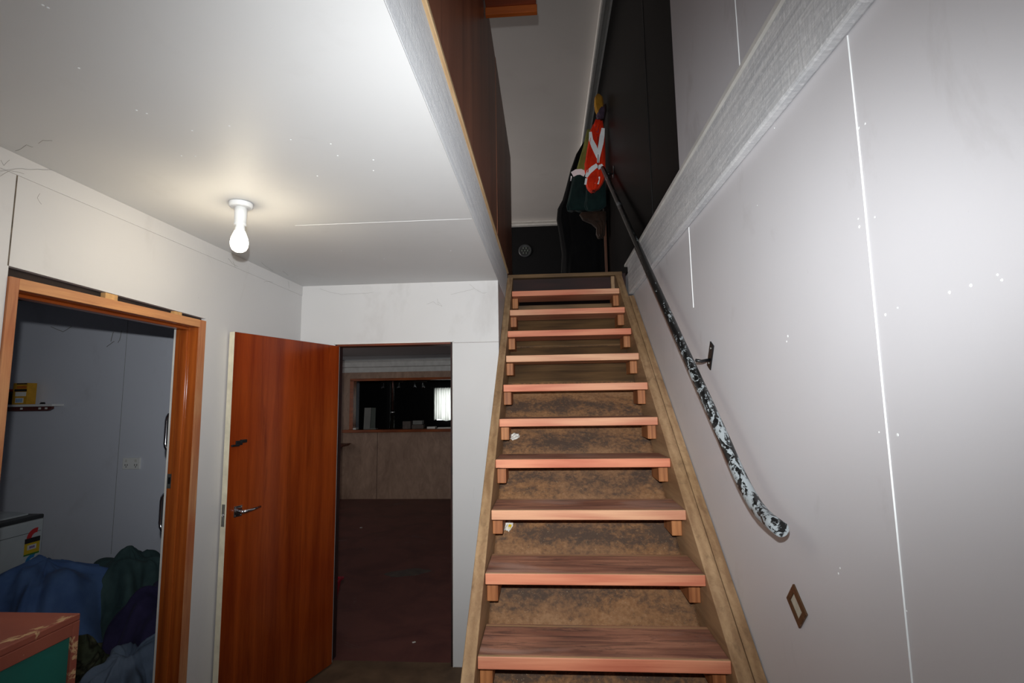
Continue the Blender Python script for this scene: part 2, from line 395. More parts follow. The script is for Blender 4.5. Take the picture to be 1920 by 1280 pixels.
# right wall, lower white part and upper part
S('wall_right', box(new(), XW, XW + .12, -1.6, 2.425, 0, 5.3), 'grey_white_wall_paint', 'white painted wall carrying the handrail')
bm = box(new(), XW, XW + .12, 2.425, 4.3, 0, 2.62)
S('wall_right_under_beam', bm, 'grey_white_wall_paint', 'white painted wall beside the upper steps')
S('wall_right_upper', box(new(), XW, XW + .12, 2.425, 10.0, 2.62, 5.3), 'black_brown_panel', 'glossy black panelled wall above the stairwell')
# left wall with the laundry doorway (opening y 1.404..2.300)
zt = 2.047
bm = new()
box(bm, XR2, XL, -1.6, 1.400, 0, 2.40); box(bm, XR2, XL, 2.304, YB + .1, 0, 2.40)
prism(bm, [(1.400, 2.046), (2.304, 2.026), (2.304, 2.40), (1.400, 2.40)], 'X', XR2, XL)
S('wall_left', bm, 'white_wall_paint', 'white wall with the varnished laundry doorway')
# back wall with doorway x -1.384..-.620, z 1.99
bm = new()
box(bm, XL, -1.400, YB, YB + .10, 0, 2.40); box(bm, -.604, XV, YB, YB + .10, 0, 2.40); box(bm, -1.400, -.604, YB, YB + .10, 1.998, 2.40)
S('wall_back', bm, 'white_wall_paint', 'white wall around the open doorway below the ceiling')
S('wall_stair_return', box(new(), XV - .10, XV, YB + .10, 4.6, 0, 2.40), 'grey_white_wall_paint', 'narrow white return wall beside the upper steps')
S('wall_behind_camera', box(new(), XR2, XW + .12, -1.7, -1.6, 0, 5.3), 'white_wall_paint')
S('wall_under_landing', box(new(), XV, XW, 4.5, 4.6, 0, 2.44), 'dark_trimmer')
# ceiling slab left of the stair void
S('ceiling', box(box(new(), XR2, XV - .06, -1.6, YB + .10, 2.40, 2.45), XV - .06, XV + .0005, -1.6, YB + .01, 2.3995, 2.404), 'ceiling_paint', 'white sheet ceiling with the bare bulb')
S('ceiling_front', box(new(), XV - .004, XW, -1.6, -.3, 2.40, 2.45), 'ceiling_paint')
S('ceiling_back_room', box(new(), -4.6, -.40, YB + .10, 12.6, 2.40, 2.45), 'ceiling_paint', 'dim ceiling of the room beyond the door')
S('ceiling_laundry', box(new(), -4.3, XR2, .2, 3.5, 2.40, 2.45), 'ceiling_paint')
S('floor_upper_left', box(new(), -4.6, XV - .02, -1.6, 4.168, 2.45, ZF - .02), 'dark_trimmer')
# fascia beams of the stair void
bm = box(new(), XV - .05, XV, -1.0, 4.10, 2.4045, 2.660)
S('trim_1', bm, 'rough_painted_fascia', 'rough grey painted fascia along the ceiling edge left of the stairs', bevel=.004)
bm = box(new(), XB, XW, -1.0, 3.853, 2.40, 2.645)
S('trim_2', bm, 'rough_painted_beam', 'rough white painted beam running along the right wall above the handrail', bevel=.008)
S('trim_3', box(new(), XB - .008, XW, -1.0, 3.95, 2.645, 2.662), 'white_trim', 'thin pale strip along the top of the right beam')
# balustrade ply panel
bm = box(new(), XV - .03, XV + .004, -1.0, 3.2, 2.668, 3.95); box(bm, XV - .03, XV + .006, 3.202, 4.66, 2.668, 3.955)
S('wall_balustrade', bm, 'brown_ply', 'brown plywood balustrade panel above the stairwell')
S('trim_4', box(new(), XV - .03, XV + .012, -1.0, 4.10, 2.660, 2.674), 'pale_ply_edge', 'pale raw timber edge under the brown plywood panel')
# upstairs shell
S('ceiling_upper', box(new(), -4.6, XW, -1.6, 9.9, 5.2, 5.25), 'upstairs_ceiling_paint', 'pale upstairs ceiling above the stairwell')
S('wall_upper_far', box(new(), -4.6, XW, 9.87, 9.97, 2.6, 5.2), 'black_wall_paint', 'black far wall upstairs')
S('wall_upper_left', box(new(), -4.7, -4.6, -1.6, 9.97, 2.4, 5.25), 'upstairs_ceiling_paint')
prof = [(0, 0), (-.010, 0), (-.016, -.02), (-.05, -.055), (-.075, -.075), (-.085, -.10), (-.085, -.112), (0, -.112)]
bm = prism(new(), [(XW + p[1] * 1.0, 5.2 + p[0] * 1.0) for p in prof], 'Y', 2.425, 9.87)
S('trim_5', bm, 'white_trim', 'white cornice where the upstairs ceiling meets the black panelled wall')
bm = prism(new(), [(9.87 + p[0] * 1.1, 5.2 + p[1] * 1.0) for p in prof], 'X', -4.6, XW - .1)
S('trim_6', bm, 'white_trim', 'white cornice along the black far wall upstairs')
# far panel joint on the black wall
S('trim_7', box(new(), XW - .003, XW, 3.043, 3.051, 2.66, 5.1), 'tyre_black', 'dark joint line in the black panelling')
# wall sheet joints (raised filler)
def seam(i, y, z0, z1, wdt, x=XW, mat='filler_white', lab=''):
    bm = new(); n = 24; vs = []
    for k in range(n + 1):
        z = z0 + (z1 - z0) * k / n; ww = wdt * .8 * (.6 + .8 * noise.noise(Vector((y * 9, z * 5, i)))+.2) ; ww = max(.0012, ww)
        yy = y + .004 * noise.noise(Vector((i * 3.1, z * 1.5, 2)))
        vs.append([bm.verts.new((x, yy - ww, z)), bm.verts.new((x - .0025, yy, z)), bm.verts.new((x, yy + ww, z))])
    for k in range(n):
        for j in range(2): bm.faces.new((vs[k][j], vs[k][j + 1], vs[k + 1][j + 1], vs[k + 1][j]))
    S('trim_%d' % i, bm, mat, lab)
seam(8, 1.073, 0, 2.40, .0023, lab='white filled joint in the right wall nearest the camera')
seam(9, 2.32, 2.02, 2.40, .0014, lab='faint white filled joint in the right wall behind the handrail')
seam(10, 1.640, 2.664, 5.2, .0026, lab='white filled joint in the wall above the right beam')
S('trim_11', box(new(), XL, XL + .004, -1.6, YB, 2.335, 2.40), 'white_wall_paint', 'flat white strip along the top of the left wall', bevel=.001)
S('trim_12', box(new(), XL - .0005, XL + .0006, 1.396, 1.400, 2.046, 2.335), 'dust_lint', 'dark vertical joint above the corner of the laundry doorway')
S('trim_13', box(new(), -1.10, XV - .004, 2.10, 2.1022, 2.3988, 2.4005), 'ceiling_paint', 'thin joint line across the ceiling behind the bulb')
S('trim_14', box(new(), -.604, XV, YB - .0006, YB, 1.990, 1.992), 'dust_lint')
# screw patches on ceiling
bm = new()
def cpt(px, py, z=None, x=None):
    d = FWD + RGT * ((px - 960) / 944.48) + UPV * ((640 - py) / 944.48)
    t = (z - H) / d.z if z is not None else x / d.x
    return Vector((0, 0, H)) + d * t
for (px, py) in ((256, 207), (275, 213), (340, 292), (366, 293), (360, 245), (430, 236), (545, 262), (595, 330), (80, 10), (148, 128), (90, 15), (620, 270), (633, 292), (700, 300), (700, 320), (640, 470), (720, 485), (845, 470)):
    p = cpt(px, py, z=2.3995); lathe(bm, [(.0016 + .001 * rnd.random(), 2.3988), (.003, 2.3999)], p.x, p.y, 8)
S('trim_15', bm, 'filler_white', 'small filled screw marks dotted over the ceiling')
bm = new()
for (px, py) in ((1610, 240), (1622, 232), (1477, 630), (1609, 410), (1611, 425), (1640, 407), (1683, 577), (1870, 515), (1878, 525), (1683, 815), (1648, 810), (1780, 548), (1820, 535), (1575, 1065), (1572, 1075), (1700, 1145), (1420, 385), (1452, 240), (1660, 590), (1475, 640)):
    p = cpt(px, py, x=XW); q = .0012 + .0014 * rnd.random(); lathe(bm, [(q, XW - .0008), (q * 1.5, XW)], 0, p.y, 8, 'X', p.z)
S('trim_16', bm, 'filler_white', 'small filled screw marks dotted over the right wall')
# ------------------------------------------------------------ staircase
st = thing('staircase', (.16, 1.1, 0), 'open-riser pine staircase with pink-stained treads and dirt-covered board behind', 'staircase')
def along(off):   # line parallel to the nosings, shifted by off perpendicular; z at y
    c = math.cos(math.atan2(RI, GO)); return lambda y: 4 * RI + (y - Y0) * RI / GO + off / c
top = along(0); bot = along(-.285)
def stringer(x0, x1, y1, zt=ZF, ofs=0, dep=.285):
    t = along(ofs); b = along(ofs - dep); sl = RI / GO
    ya = Y0 - (4 * RI) / sl - ofs / math.cos(math.atan2(RI, GO)) / sl
    yb = ya + dep / math.cos(math.atan2(RI, GO)) / sl
    return prism(new(), [(ya, 0), (yb, 0), (y1, b(y1)), (y1, min(zt, t(y1)))] + ([(y1 - (t(y1) - zt) / sl, zt)] if t(y1) > zt else []), 'X', x0, x1)
obj('stringer', stringer(TLX - .045, TLX, 4.11, ZF - .03), 'stringer_pine', st, .003)
obj('stringer', stringer(TRX, TRX + .052, 4.11, ZF - .03), 'stringer_pine', st, .003)
obj('wall_string', stringer(TRX + .0555, XW - .003, 3.80, 2.395, -.004), 'stringer_pine', st, .003)
for i in range(1, 14):
    y = Y0 + (i - 4) * GO; z = i * RI; dz = rnd.uniform(-.002, .002); rx = rnd.uniform(-.003, .003)
    obj('tread', box(new(), TLX + .002 + rx, TRX - .001 + rx * .3, y, y + .252, z - .042 + dz, z + dz), 'pink_stained_pine', st, .0035)
    for x in (TLX + .001, TRX - .046):
        hh = .085 + rnd.uniform(-.01, .004); sb = .065 + rnd.uniform(-.015, .015)
        obj('cleat', box(new(), x, x + .045, y + sb, y + .235, z - .043 - hh, z - .0435), 'cleat_pine', st, .003)
    for j in range(1):
        pass
obj('nosing_board', box(new(), XV + .004, XB - .003, 4.106, 4.25, ZF - .030, ZF), 'old_plank', st, .003)
obj('trimmer', box(new(), XV + .05, TRX - .03, 4.185, 4.23, ZF - .22, ZF - .032), 'dark_trimmer', st, .002)
obj('backing_plank', box(new(), TLX + .001, TRX - .001, 4.235, 4.255, 2.05, ZF - .24), 'old_plank', st, .002)
obj('backing_plank', box(new(), TLX + .001, TRX - .001, 4.02, 4.04, 2.16, 2.37), 'old_plank', st, .002)
obj('corner_post', box(new(), TRX - .03, TRX, 4.13, 4.18, ZF - .20, ZF - .032), 'stringer_pine', st, .002)
# backing board
c9 = math.cos(math.atan2(RI, GO)); bb = along(-.262)
n9 = new(); nx, ny = 40, 90; yy0, yy1 = 1.05, 3.95; V = []
for j in range(ny + 1):
    y = yy0 + (yy1 - yy0) * j / ny; row = []
    for i in range(nx + 1):
        x = TLX + .0 + (TRX - TLX) * i / nx
        d = .004 * noise.noise(Vector((x * 6, y * 6, 1))) + .003 * noise.noise(Vector((x * 25, y * 25, 1)))
        row.append(n9.verts.new((x, y, bb(y) + d)))
    V.append(row)
for j in range(ny):
    for i in range(nx): n9.faces.new((V[j][i], V[j][i + 1], V[j + 1][i + 1], V[j + 1][i]))
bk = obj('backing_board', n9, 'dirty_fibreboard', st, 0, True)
md = bk.modifiers.new('solid', 'SOLIDIFY'); md.thickness = .012; md.offset = -1
for k, yy in enumerate((3.05, 3.20, 3.38, 3.55, 3.72, 3.86)):
    z = along(-.250)(yy); ln = .145
    m = Matrix.Translation((0, yy, z)) @ Matrix.Rotation(math.atan2(RI, GO), 4, 'X')
    if k >= 2: obj('backing_plank', box(new(), TLX + .001, TRX - .001, 0, .20, -.003, .008, m), 'old_plank', st, .002)
# drifts of lint and chips on the backing board
bm = new()
for k in range(900):
    g = rnd.choice((0, 0, 1, 1, 2, 3, 4, 5, 6)); yc = Y0 + (g - .1) * GO + .27
    y = yc + rnd.gauss(.03, .045); x = rnd.uniform(TLX + .01, TRX - .01)
    if not 1.6 < y < 3.2: continue
    p = Vector((x, y, bb(y) + .006)); a = rnd.uniform(0, 6.28); l = rnd.uniform(.002, .010) * (2.2 if rnd.random() < .06 else 1); wd = rnd.uniform(.0006, .0022)
    m = Matrix.Translation(p) @ Matrix.Rotation(math.atan2(RI, GO), 4, 'X') @ Matrix.Rotation(a, 4, 'Z') @ Matrix.Rotation(rnd.uniform(-.2, .2), 4, 'X')
    box(bm, -l, l, -wd, wd, -.001, .0015, m)
tag(obj('debris', bm, 'wood_chips'), 'loose lint, straw and wood chips scattered on the sloping board behind the treads', 'debris', kind='stuff')
def scrap(name, c, sz, mat, seed, lab, tiltz=0., parts=None):
    m = Matrix.Translation(Vector(c)) @ Matrix.Rotation(math.atan2(RI, GO), 4, 'X') @ Matrix.Rotation(tiltz, 4, 'Z')
    bm = new(); n = 10; V = []
    for j in range(n + 1):
        row = []
        for i in range(n + 1):
            u, v = i / n - .5, j / n - .5
            q = Vector((u * 4, v * 4, seed)); e = 1 + .35 * noise.noise(q * 1.3)
            row.append(bm.verts.new(m @ Vector((u * sz[0] * e, v * sz[1] * (1 + .3 * noise.noise(q * .9 + Vector((5, 0, 0)))),   .018 + .012 * noise.noise(q)))))
        V.append(row)
    for j in range(n):
        for i in range(n):
            if (i in (0, n - 1) and j in (0, n - 1)): continue
            bm.faces.new((V[j][i], V[j][i + 1], V[j + 1][i + 1], V[j + 1][i]))
    o = obj(name, bm, mat, None, 0, True); md = o.modifiers.new('s', 'SOLIDIFY'); md.thickness = .0012
    return tag(o, lab, 'litter'), m
def onboard(px, py, off=-.255):
    d = FWD + RGT * ((px - 960) / 944.48) + UPV * ((640 - py) / 944.48); n = Vector((0, -RI / GO, 1)); k = 4 * RI - Y0 * RI / GO + off / c9
    t = (k - n.dot(Vector((0, 0, H)))) / n.dot(d); return Vector((0, 0, H)) + d * t
p = onboard(965, 822); scrap('paper_scrap', p, (.055, .048), 'paper_white', 3.2, 'crumpled white paper scrap lying behind the fifth visible tread from the bottom', .4)
p = onboard(951, 993) + Vector((.006, 0, .006)); o, m = scrap('sweet_wrapper', p, (.036, .060), 'paper_white', 8.1, 'small white and yellow wrapper at the left end behind the third visible tread', -.3)
bm = new(); box(bm, .0, .014, -.012, .012, .016, .019, m); k = obj('yellow_print', bm, 'label_yellow', o, .001); k['label'] = 'yellow printed patch'
# ------------------------------------------------------------ handrail
hr = thing('handrail', (.605, 2.9, 2.35), 'long chipped black pipe handrail fixed to the right wall along the stairs', 'handrail')
X = .605; pts = []
for k in range(25): t = k / 24; pts.append((X, 4.80 + (1.80 - 4.80) * t, 3.874 + (1.466 - 3.874) * t))
for y, z in ((1.745, 1.418), (1.70, 1.381), (1.655, 1.347), (1.61, 1.318), (1.565, 1.295), (1.52, 1.280), (1.47, 1.272), (1.412, 1.267)): pts.append((X, y, z))
bm = tube(new(), pts, .0205, 20)
obj('pipe', bm, 'chipped_black_rail', hr, 0, True).data.polygons[-1].use_smooth = False
def bracket(y, z):
    b = obj('bracket_arm', tube(new(), [(X + .01, y, z - .012), (X + .035, y + .004, z - .016), (XW - .004, y + .012, z - .010)], .0065, 12), 'black_steel', hr, 0, True)
    m = Matrix.Translation((XW, y + .006, z + .006)) @ Matrix.Rotation(R(-58), 4, 'X')
    bm = box(new(), -.0055, -.0005, -.056, .056, -.022, .022, m)
    pl = obj('bracket_plate', bm, 'black_steel', hr, .0015)
    for s in (-.034, .034):
        c = m @ Vector((-.0055, s, 0)); obj('screw', lathe(new(), [(.006, c.x + .001), (.005, c.x - .003), (.002, c.x - .004)], 0, c.y, 10, 'X', c.z), 'dull_steel', pl, 0, True)
bracket(2.112, 1.776); bracket(4.60, 3.735)
bm = box(new(), X - .004, X + .004, 2.475, 2.50, 2.02, 2.048); obj('weld_tab', bm, 'black_steel', hr, .001)
# ------------------------------------------------------------ tilted step light on the right wall
sl = thing('step_light', (XW, 1.518, 1.035), 'small tilted bronze framed recessed light low on the right wall', 'wall light')
m = Matrix.Translation((XW, 1.518, 1.036)) @ Matrix.Rotation(math.atan2(.051, .058), 4, 'X')
bm = new(); a, b_ = .043, .036; ia, ib = .027, .018
for (y0, y1, z0, z1) in ((-a, a, ib, b_), (-a, a, -b_, -ib), (-a, -ia, -ib, ib), (ia, a, -ib, ib)): box(bm, -.006, .0, y0, y1, z0, z1, m)
obj('frame', bm, 'brass_bronze', sl, .0012)
obj('lens', box(new(), -.0035, -.0005, -ia, ia, -ib, ib, m), 'pale_lens', sl, .0005)
# ------------------------------------------------------------ bulb
bx, by = -1.182, 1.832
lf = thing('ceiling_light', (bx, by, 2.4), 'bare glowing bulb in a white batten holder under the low ceiling', 'ceiling light')
obj('batten_base', lathe(new(), [(.030, 2.3995), (.043, 2.398), (.043, 2.386), (.038, 2.380), (.024, 2.379)], bx, by, 36), 'white_plastic', lf, .001, True)
obj('lamp_holder', lathe(new(), [(.023, 2.382), (.0225, 2.35), (.0215, 2.318), (.0225, 2.316), (.0225, 2.308)], bx, by, 32), 'white_plastic', lf, 0, True)
bl = obj('bulb', lathe(new(), [(.017, 2.312), (.0175, 2.300), (.019, 2.285)], bx, by, 32), 'white_plastic', lf, 0, True)
obj('glass_globe', lathe(new(), [(.019, 2.285), (.024, 2.272), (.030, 2.256), (.0325, 2.240), (.031, 2.224), (.025, 2.211), (.014, 2.2035), (.003, 2.2015)], bx, by, 36), 'lit_bulb_glass', bl, 0, True)
pl = bpy.data.lights.new('bulb_glow', 'POINT'); pl.energy = 4.0; pl.color = (1, .86, .62); pl.shadow_soft_size = .034
plo = bpy.data.objects.new('bulb_glow', pl); COL.objects.link(plo); plo.location = (bx, by, 2.170)
# ------------------------------------------------------------ open door (hinged at the left jamb of the back doorway)
hx, hy = -1.362, 3.236; ex, ey = -1.594, 2.468
dl = thing('door_1', (hx, hy, 0), 'open orange-brown veneered door with cream edge swung against the left wall', 'door', None, 'structure')
dv = Vector((ex - hx, ey - hy, 0)); W = dv.length; ang = math.atan2(dv.y, dv.x)
DM = Matrix.Translation((hx, hy, 0)) @ Matrix.Rotation(ang, 4, 'Z')     # local x along the leaf, local y = left of it -> +y faces the stairs
# thickness goes to local -y (towards the wall)
obj('leaf', box(new(), 0, W - .0015, -.034, 0, .012, 1.984, DM), 'door_veneer', dl, .0008)
k = obj('edge_band', box(new(), W - .0014, W, -.0342, .0002, .012, 1.984, DM), 'cream_paint', dl); k['label'] = 'cream painted door edge'
def lp(x, y, z): return DM @ Vector((x, y, z))
zh = 1.075
hb = obj('handle_plate', box(new(), W - .092, W - .044, .0, .0035, zh - .027, zh + .027, DM), 'chrome', dl, .0015)
bm = new(); tube(bm, [lp(W - .068, .003, zh), lp(W - .068, .03, zh), lp(W - .068, .042, zh)], .009, 14)
tube(bm, [lp(W - .062, .042, zh), lp(W - .09, .046, zh + .001), lp(W - .13, .045, zh + .003), lp(W - .172, .04, zh + .006)], .007, 12, True, [.0095, .008, .0065, .005])
obj('lever_handle', bm, 'chrome', hb, 0, True)
bm = new()
for sx in (-.017, .017):
    for sz in (-.02, .02):
        c = lp(W - .068 + sx, .0035, zh + sz); bm = new(); bmesh.ops.create_icosphere(bm, subdivisions=1, radius=.003, matrix=Matrix.Translation(c)); obj('screw', bm, 'dull_steel', hb, 0, True)
bm = box(new(), W - .0004, W + .0012, -.028, -.008, zh - .062, zh + .045, DM)
lpz = obj('latch_plate', bm, 'dull_steel', dl, .0004)
bm = new(); c = lp(W + .001, -.018, zh - .008); bmesh.ops.create_icosphere(bm, subdivisions=2, radius=.009, matrix=Matrix.Translation(c) @ Matrix.Scale(.5, 4, dv.normalized())); obj('latch_bolt', bm, 'chrome', lpz, 0, True)
bm = new(); box(bm, W - .075, W - .035, 0, .006, 1.405, 1.428, DM); box(bm, W - .055, W - .008, .002, .010, 1.400, 1.410, DM); box(bm, W - .095, W - .06, .002, .014, 1.416, 1.432, DM)
obj('slide_bolt', bm, 'black_steel', dl, .002)
# back doorway liner
fr = thing('door_2', (-1.0, YB, 0), 'thin reddish liner of the doorway opening into the back room', 'door frame', None, 'structure')
for n_, (a, b, c, d, e, f) in (('jamb', (-1.400, -1.384, YB + .002, YB + .10, 0, 1.998)), ('jamb', (-.620, -.604, YB + .002, YB + .10, 0, 1.998)), ('head', (-1.384, -.620, YB + .002, YB + .10, 1.984, 1.998))):
    obj(n_, box(new(), a, b, c, d, e, f), 'cupboard_timber' if n_ == 'head' else 'dark_trimmer', fr, .001)
for a, b in ((-1.402, -1.396), (-.607, -.602)):
    obj('edge_strip', box(new(), a, b, YB - .003, YB + .003, 0, 2.001), 'white_trim', fr)
obj('edge_strip', box(new(), -1.402, -.602, YB - .003, YB + .003, 1.997, 2.002), 'white_trim', fr)
obj('stop_bead', box(new(), -1.386, -1.378, YB + .02, YB + .03, 0, 1.984), 'white_trim', fr)
# ------------------------------------------------------------ laundry doorway frame
fd = thing('door_3', (XL, 1.85, 0), 'glossy varnished timber frame of the laundry doorway in the left wall', 'door frame', None, 'structure')
yj0, yj1 = 1.432, 2.258; xo = XL + .006
def jamb(y0, y1, ysgn):
    j = obj('jamb', box(new(), XR2 - .004, XL - .002, y0, y1, 0, 1.978), 'varnished_rimu', fd, .002)
    obj('front_edge', box(new(), XL - .002, xo, y0, y1, 0, 2.014), 'raw_frame_edge', j, .001)
    ys = y0 if ysgn > 0 else y1
    obj('door_stop', box(new(), XL - .085, XL - .047, min(ys, ys - ysgn * .012), max(ys, ys - ysgn * .012), 0, 1.966), 'varnished_rimu', j, .004)
    return j
jamb(1.402, yj0, -1); jr = jamb(yj1, 2.300, 1)
hd = obj('head', box(new(), XR2 - .004, XL - .002, 1.402, 2.300, 1.978, 2.014), 'varnished_rimu_head', fd, .002)
obj('front_edge', box(new(), XL - .002, xo, yj0, yj1, 1.978, 2.014), 'raw_frame_edge_head', hd, .001)
obj('door_stop', box(new(), XL - .085, XL - .047, yj0, yj1, 1.966, 1.978), 'varnished_rimu_head', hd, .004)
sk = obj('strike_plate', box(new(), XL - .111, XL - .087, yj1 - .0015, yj1 + .001, 1.235, 1.30), 'dull_steel', jr, .0005)
obj('strike_hole', box(new(), XL - .105, XL - .094, yj1 - .002, yj1, 1.255, 1.285), 'black_steel', sk)
obj('shadow_gap', box(new(), XR2 + .01, XL - .02, 1.403, 2.300, 2.0145, 2.05), 'dark_shadow_gap', fd)
for a, b in ((1.745, 1.80), (2.10, 2.145)):
    obj('packer', box(new(), XL - .03, XL - .001, a, b, 2.0145, 2.046 - (a - 1.4) * .022 - .002), 'packer_pine', fd, .001)
obj('lining_edge', box(new(), XR2 - .016, XR2 - .005, 2.262, YB, 0, 2.40), 'white_trim', fd)
# grab handles on the laundry side
for z0, z1, la in ((1.400, 1.575, 'upper chrome grab handle beyond the right jamb of the laundry doorway'), (1.035, 1.205, 'lower chrome grab handle beyond the right jamb of the laundry doorway')):
    x0 = XR2 - .0155; yy = 2.306
    P = [(x0, yy, z0), (x0 - .020, yy, z0), (x0 - .032, yy - .001, z0 + .006), (x0 - .040, yy - .001, z0 + .018), (x0 - .043, yy - .001, z0 + .035), (x0 - .043, yy - .001, (z0 + z1) / 2), (x0 - .043, yy - .001, z1 - .035), (x0 - .040, yy - .001, z1 - .018), (x0 - .032, yy - .001, z1 - .006), (x0 - .020, yy, z1), (x0, yy, z1)]
    t = thing('grab_handle', (x0, yy, z0), la, 'handle', 'chrome grab handles beside the laundry doorway')
    obj('bar', tube(new(), P, .0085, 14), 'chrome', t, 0, True)
    for z in (z0, z1): obj('mounting_flange', lathe(new(), [(.016, x0 - .0005), (.016, x0 - .004), (.010, x0 - .007)], 0, yy, 20, 'X', z), 'chrome', t, 0, True)
# ------------------------------------------------------------ laundry
S('wall_laundry_back', box(new(), -4.3, XR2, 3.42, 3.52, 0, 2.40), 'laundry_wall_paint', 'grey painted laundry wall behind the shelf and clothes heap')
S('wall_laundry_left', box(new(), -4.4, -4.3, .1, 3.52, 0, 2.45), 'laundry_wall_paint')
S('wall_laundry_front', box(new(), -4.3, XR2, .1, .2, 0, 2.45), 'laundry_wall_paint')
S('trim_17', box(new(), -3.02, -3.0185, 3.4185, 3.4205, .6, 2.3), 'grey_board', 'faint dark joint in the laundry wall')
po = thing('power_outlet', (-2.905, 3.42, 1.21), 'white double power outlet on the grey laundry wall', 'power outlet')
obj('face_plate', box(new(), -2.975, -2.845, 3.408, 3.4198, 1.172, 1.252), 'white_plastic', po, .004)
for cx in (-2.945, -2.875):
    obj('switch_rocker', box(new(), cx - .008, cx + .008, 3.404, 3.4085, 1.222, 1.240), 'white_trim', po, .001)
    bm = new(); box(bm, cx - .010, cx - .006, 3.4072, 3.4085, 1.196, 1.208); box(bm, cx + .006, cx + .010, 3.4072, 3.4085, 1.196, 1.208); box(bm, cx - .002, cx + .002, 3.4072, 3.4085, 1.184, 1.194)
    obj('pin_slots', bm, 'label_black', po)
sh = thing('wall_shelf', (-3.75, 3.42, 1.63), 'narrow white shelf with brown front rail on the laundry wall', 'shelf')
obj('board', box(new(), -4.29, -3.458, 3.33, 3.419, 1.618, 1.634), 'white_plastic', sh, .002)
rl = obj('front_rail', prism(new(), [(-4.29, 1.588), (-3.485, 1.588), (-3.456, 1.602), (-3.456, 1.6175), (-4.29, 1.6175)], 'Y', 3.326, 3.345), 'shelf_brown', sh, .001)
for x in (-3.68, -3.543, -3.495): obj('white_tab', box(new(), x - .009, x + .009, 3.3245, 3.3265, 1.598, 1.611), 'paper_white', rl)
cb = thing('detergent_carton', (-3.60, 3.28, 1.635), 'yellow printed carton standing on the laundry shelf', 'carton')
obj('carton_body', box(new(), -3.7700, -3.6580, 3.335, 3.400, 1.6345, 1.785), 'carton_yellow', cb, .002)
bm = box(new(), -3.7550, -3.6630, 3.3335, 3.3352, 1.725, 1.742); box(bm, -3.7420, -3.6660, 3.3335, 3.3352, 1.775, 1.783)
obj('dark_band', bm, 'label_black', cb)
obj('white_panel', box(new(), -3.7460, -3.6660, 3.333, 3.3352, 1.692, 1.722), 'paper_white', cb)
obj('orange_panel', box(new(), -3.7400, -3.6660, 3.3335, 3.3352, 1.745, 1.765), 'carton_orange', cb)
bm = new()
for k in range(7): box(bm, -3.7380 + k * .0075, -3.7345 + k * .0075, 3.3324, 3.3334, 1.650, 1.675)
lb = obj('barcode_panel', box(new(), -3.7430, -3.6820, 3.333, 3.3352, 1.645, 1.680), 'paper_white', cb); obj('barcode', bm, 'label_blue', lb)
cl = obj('clothes_peg', box(box(new(), -3.585, -3.55, 3.36, 3.37, 1.6345, 1.641), -3.58, -3.55, 3.36, 3.368, 1.642, 1.648), 'label_black', None, .001); tag(cl, 'tiny dark peg lying on the laundry shelf right of the carton', 'peg')
dc = thing('storage_jar', (-3.80, 3.28, 1.635), 'dark jar in the shadowed left end of the laundry shelf', 'jar')
obj('jar_body', lathe(new(), [(.035, 1.6345), (.038, 1.64), (.038, 1.71), (.03, 1.725)], -3.855, 3.375, 24), 'label_black', dc, 0, True); obj('lid', lathe(new(), [(.031, 1.725), (.031, 1.742), (.029, 1.744)], -3.855, 3.375, 24), 'label_red', dc, 0, True)
# washing machine, front faces +x
wm = thing('washing_machine', (-3.65, 3.02, 0), 'white top-loading washing machine with coloured rating stickers beside the clothes heap', 'washing machine')
wx = -3.375
obj('cabinet_body', box(new(), -3.97, wx, 2.70, 3.27, .02, .878), 'washer_white', wm, .014, False, 3)
obj('top_deck', box(new(), -3.968, wx - .002, 2.702, 3.268, .878, .905), 'washer_dark', wm, .008, False, 3)
bm = prism(new(), [(-3.90, .900), (-3.45, .900), (-3.45, .914), (-3.55, .926), (-3.80, .926), (-3.90, .914)], 'Y', 2.74, 3.23)
obj('lid', bm, 'washer_white', wm, .006)
obj('groove', box(new(), wx - .003, wx + .0006, 2.72, 3.25, .800, .803), 'washer_dark', wm)
for x in (-3.93, -3.42):
    for y in (2.74, 3.22): obj('foot', lathe(new(), [(.02, 0), (.02, .022)], x, y, 16), 'label_black', wm)
def arc(y, z, r0, r1, a0, a1, x=wx):
    bm = new(); n = 14; poly = []
    for k in range(n + 1): a = a0 + (a1 - a0) * k / n; poly.append((y + r1 * math.cos(a), z + r1 * math.sin(a)))
    for k in range(n, -1, -1): a = a0 + (a1 - a0) * k / n; poly.append((y + r0 * math.cos(a), z + r0 * math.sin(a)))
    return prism(bm, poly, 'X', x - .001, x + .0016)
ys, ye = 3.150, 3.248
lab = obj('energy_sticker', box(new(), wx - .001, wx + .0012, ys, ye, .664, .768), 'label_yellow', wm); lab['label'] = 'yellow energy rating sticker with red arc'
obj('sticker_band', box(new(), wx - .001, wx + .002, ys, ye, .737, .768), 'label_black', lab)
obj('sticker_window', box(new(), wx - .001, wx + .002, ys + .018, ye - .022, .694, .724), 'paper_white', lab)
obj('sticker_base', box(new(), wx - .001, wx + .002, ys, ye, .660, .670), 'label_green', lab)
for k in range(3): obj('sticker_figure', box(new(), wx - .001, wx + .0026, ys + .032 + k * .012, ys + .040 + k * .012, .702, .716), 'label_purple', lab)
obj('rating_arc', arc(ye - .028, .766, .030, .060, R(80), R(180)), 'label_red', lab)
lw = obj('water_sticker', box(new(), wx - .001, wx + .0012, ys, ye, .53, .600), 'label_blue', wm); lw['label'] = 'blue water rating sticker'
obj('sticker_band', box(new(), wx - .001, wx + .002, ys, ye, .592, .618), 'label_black', lw)
obj('rating_arc', arc(ye - .040, .618, .022, .044, R(70), R(180)), 'label_blue', lw)
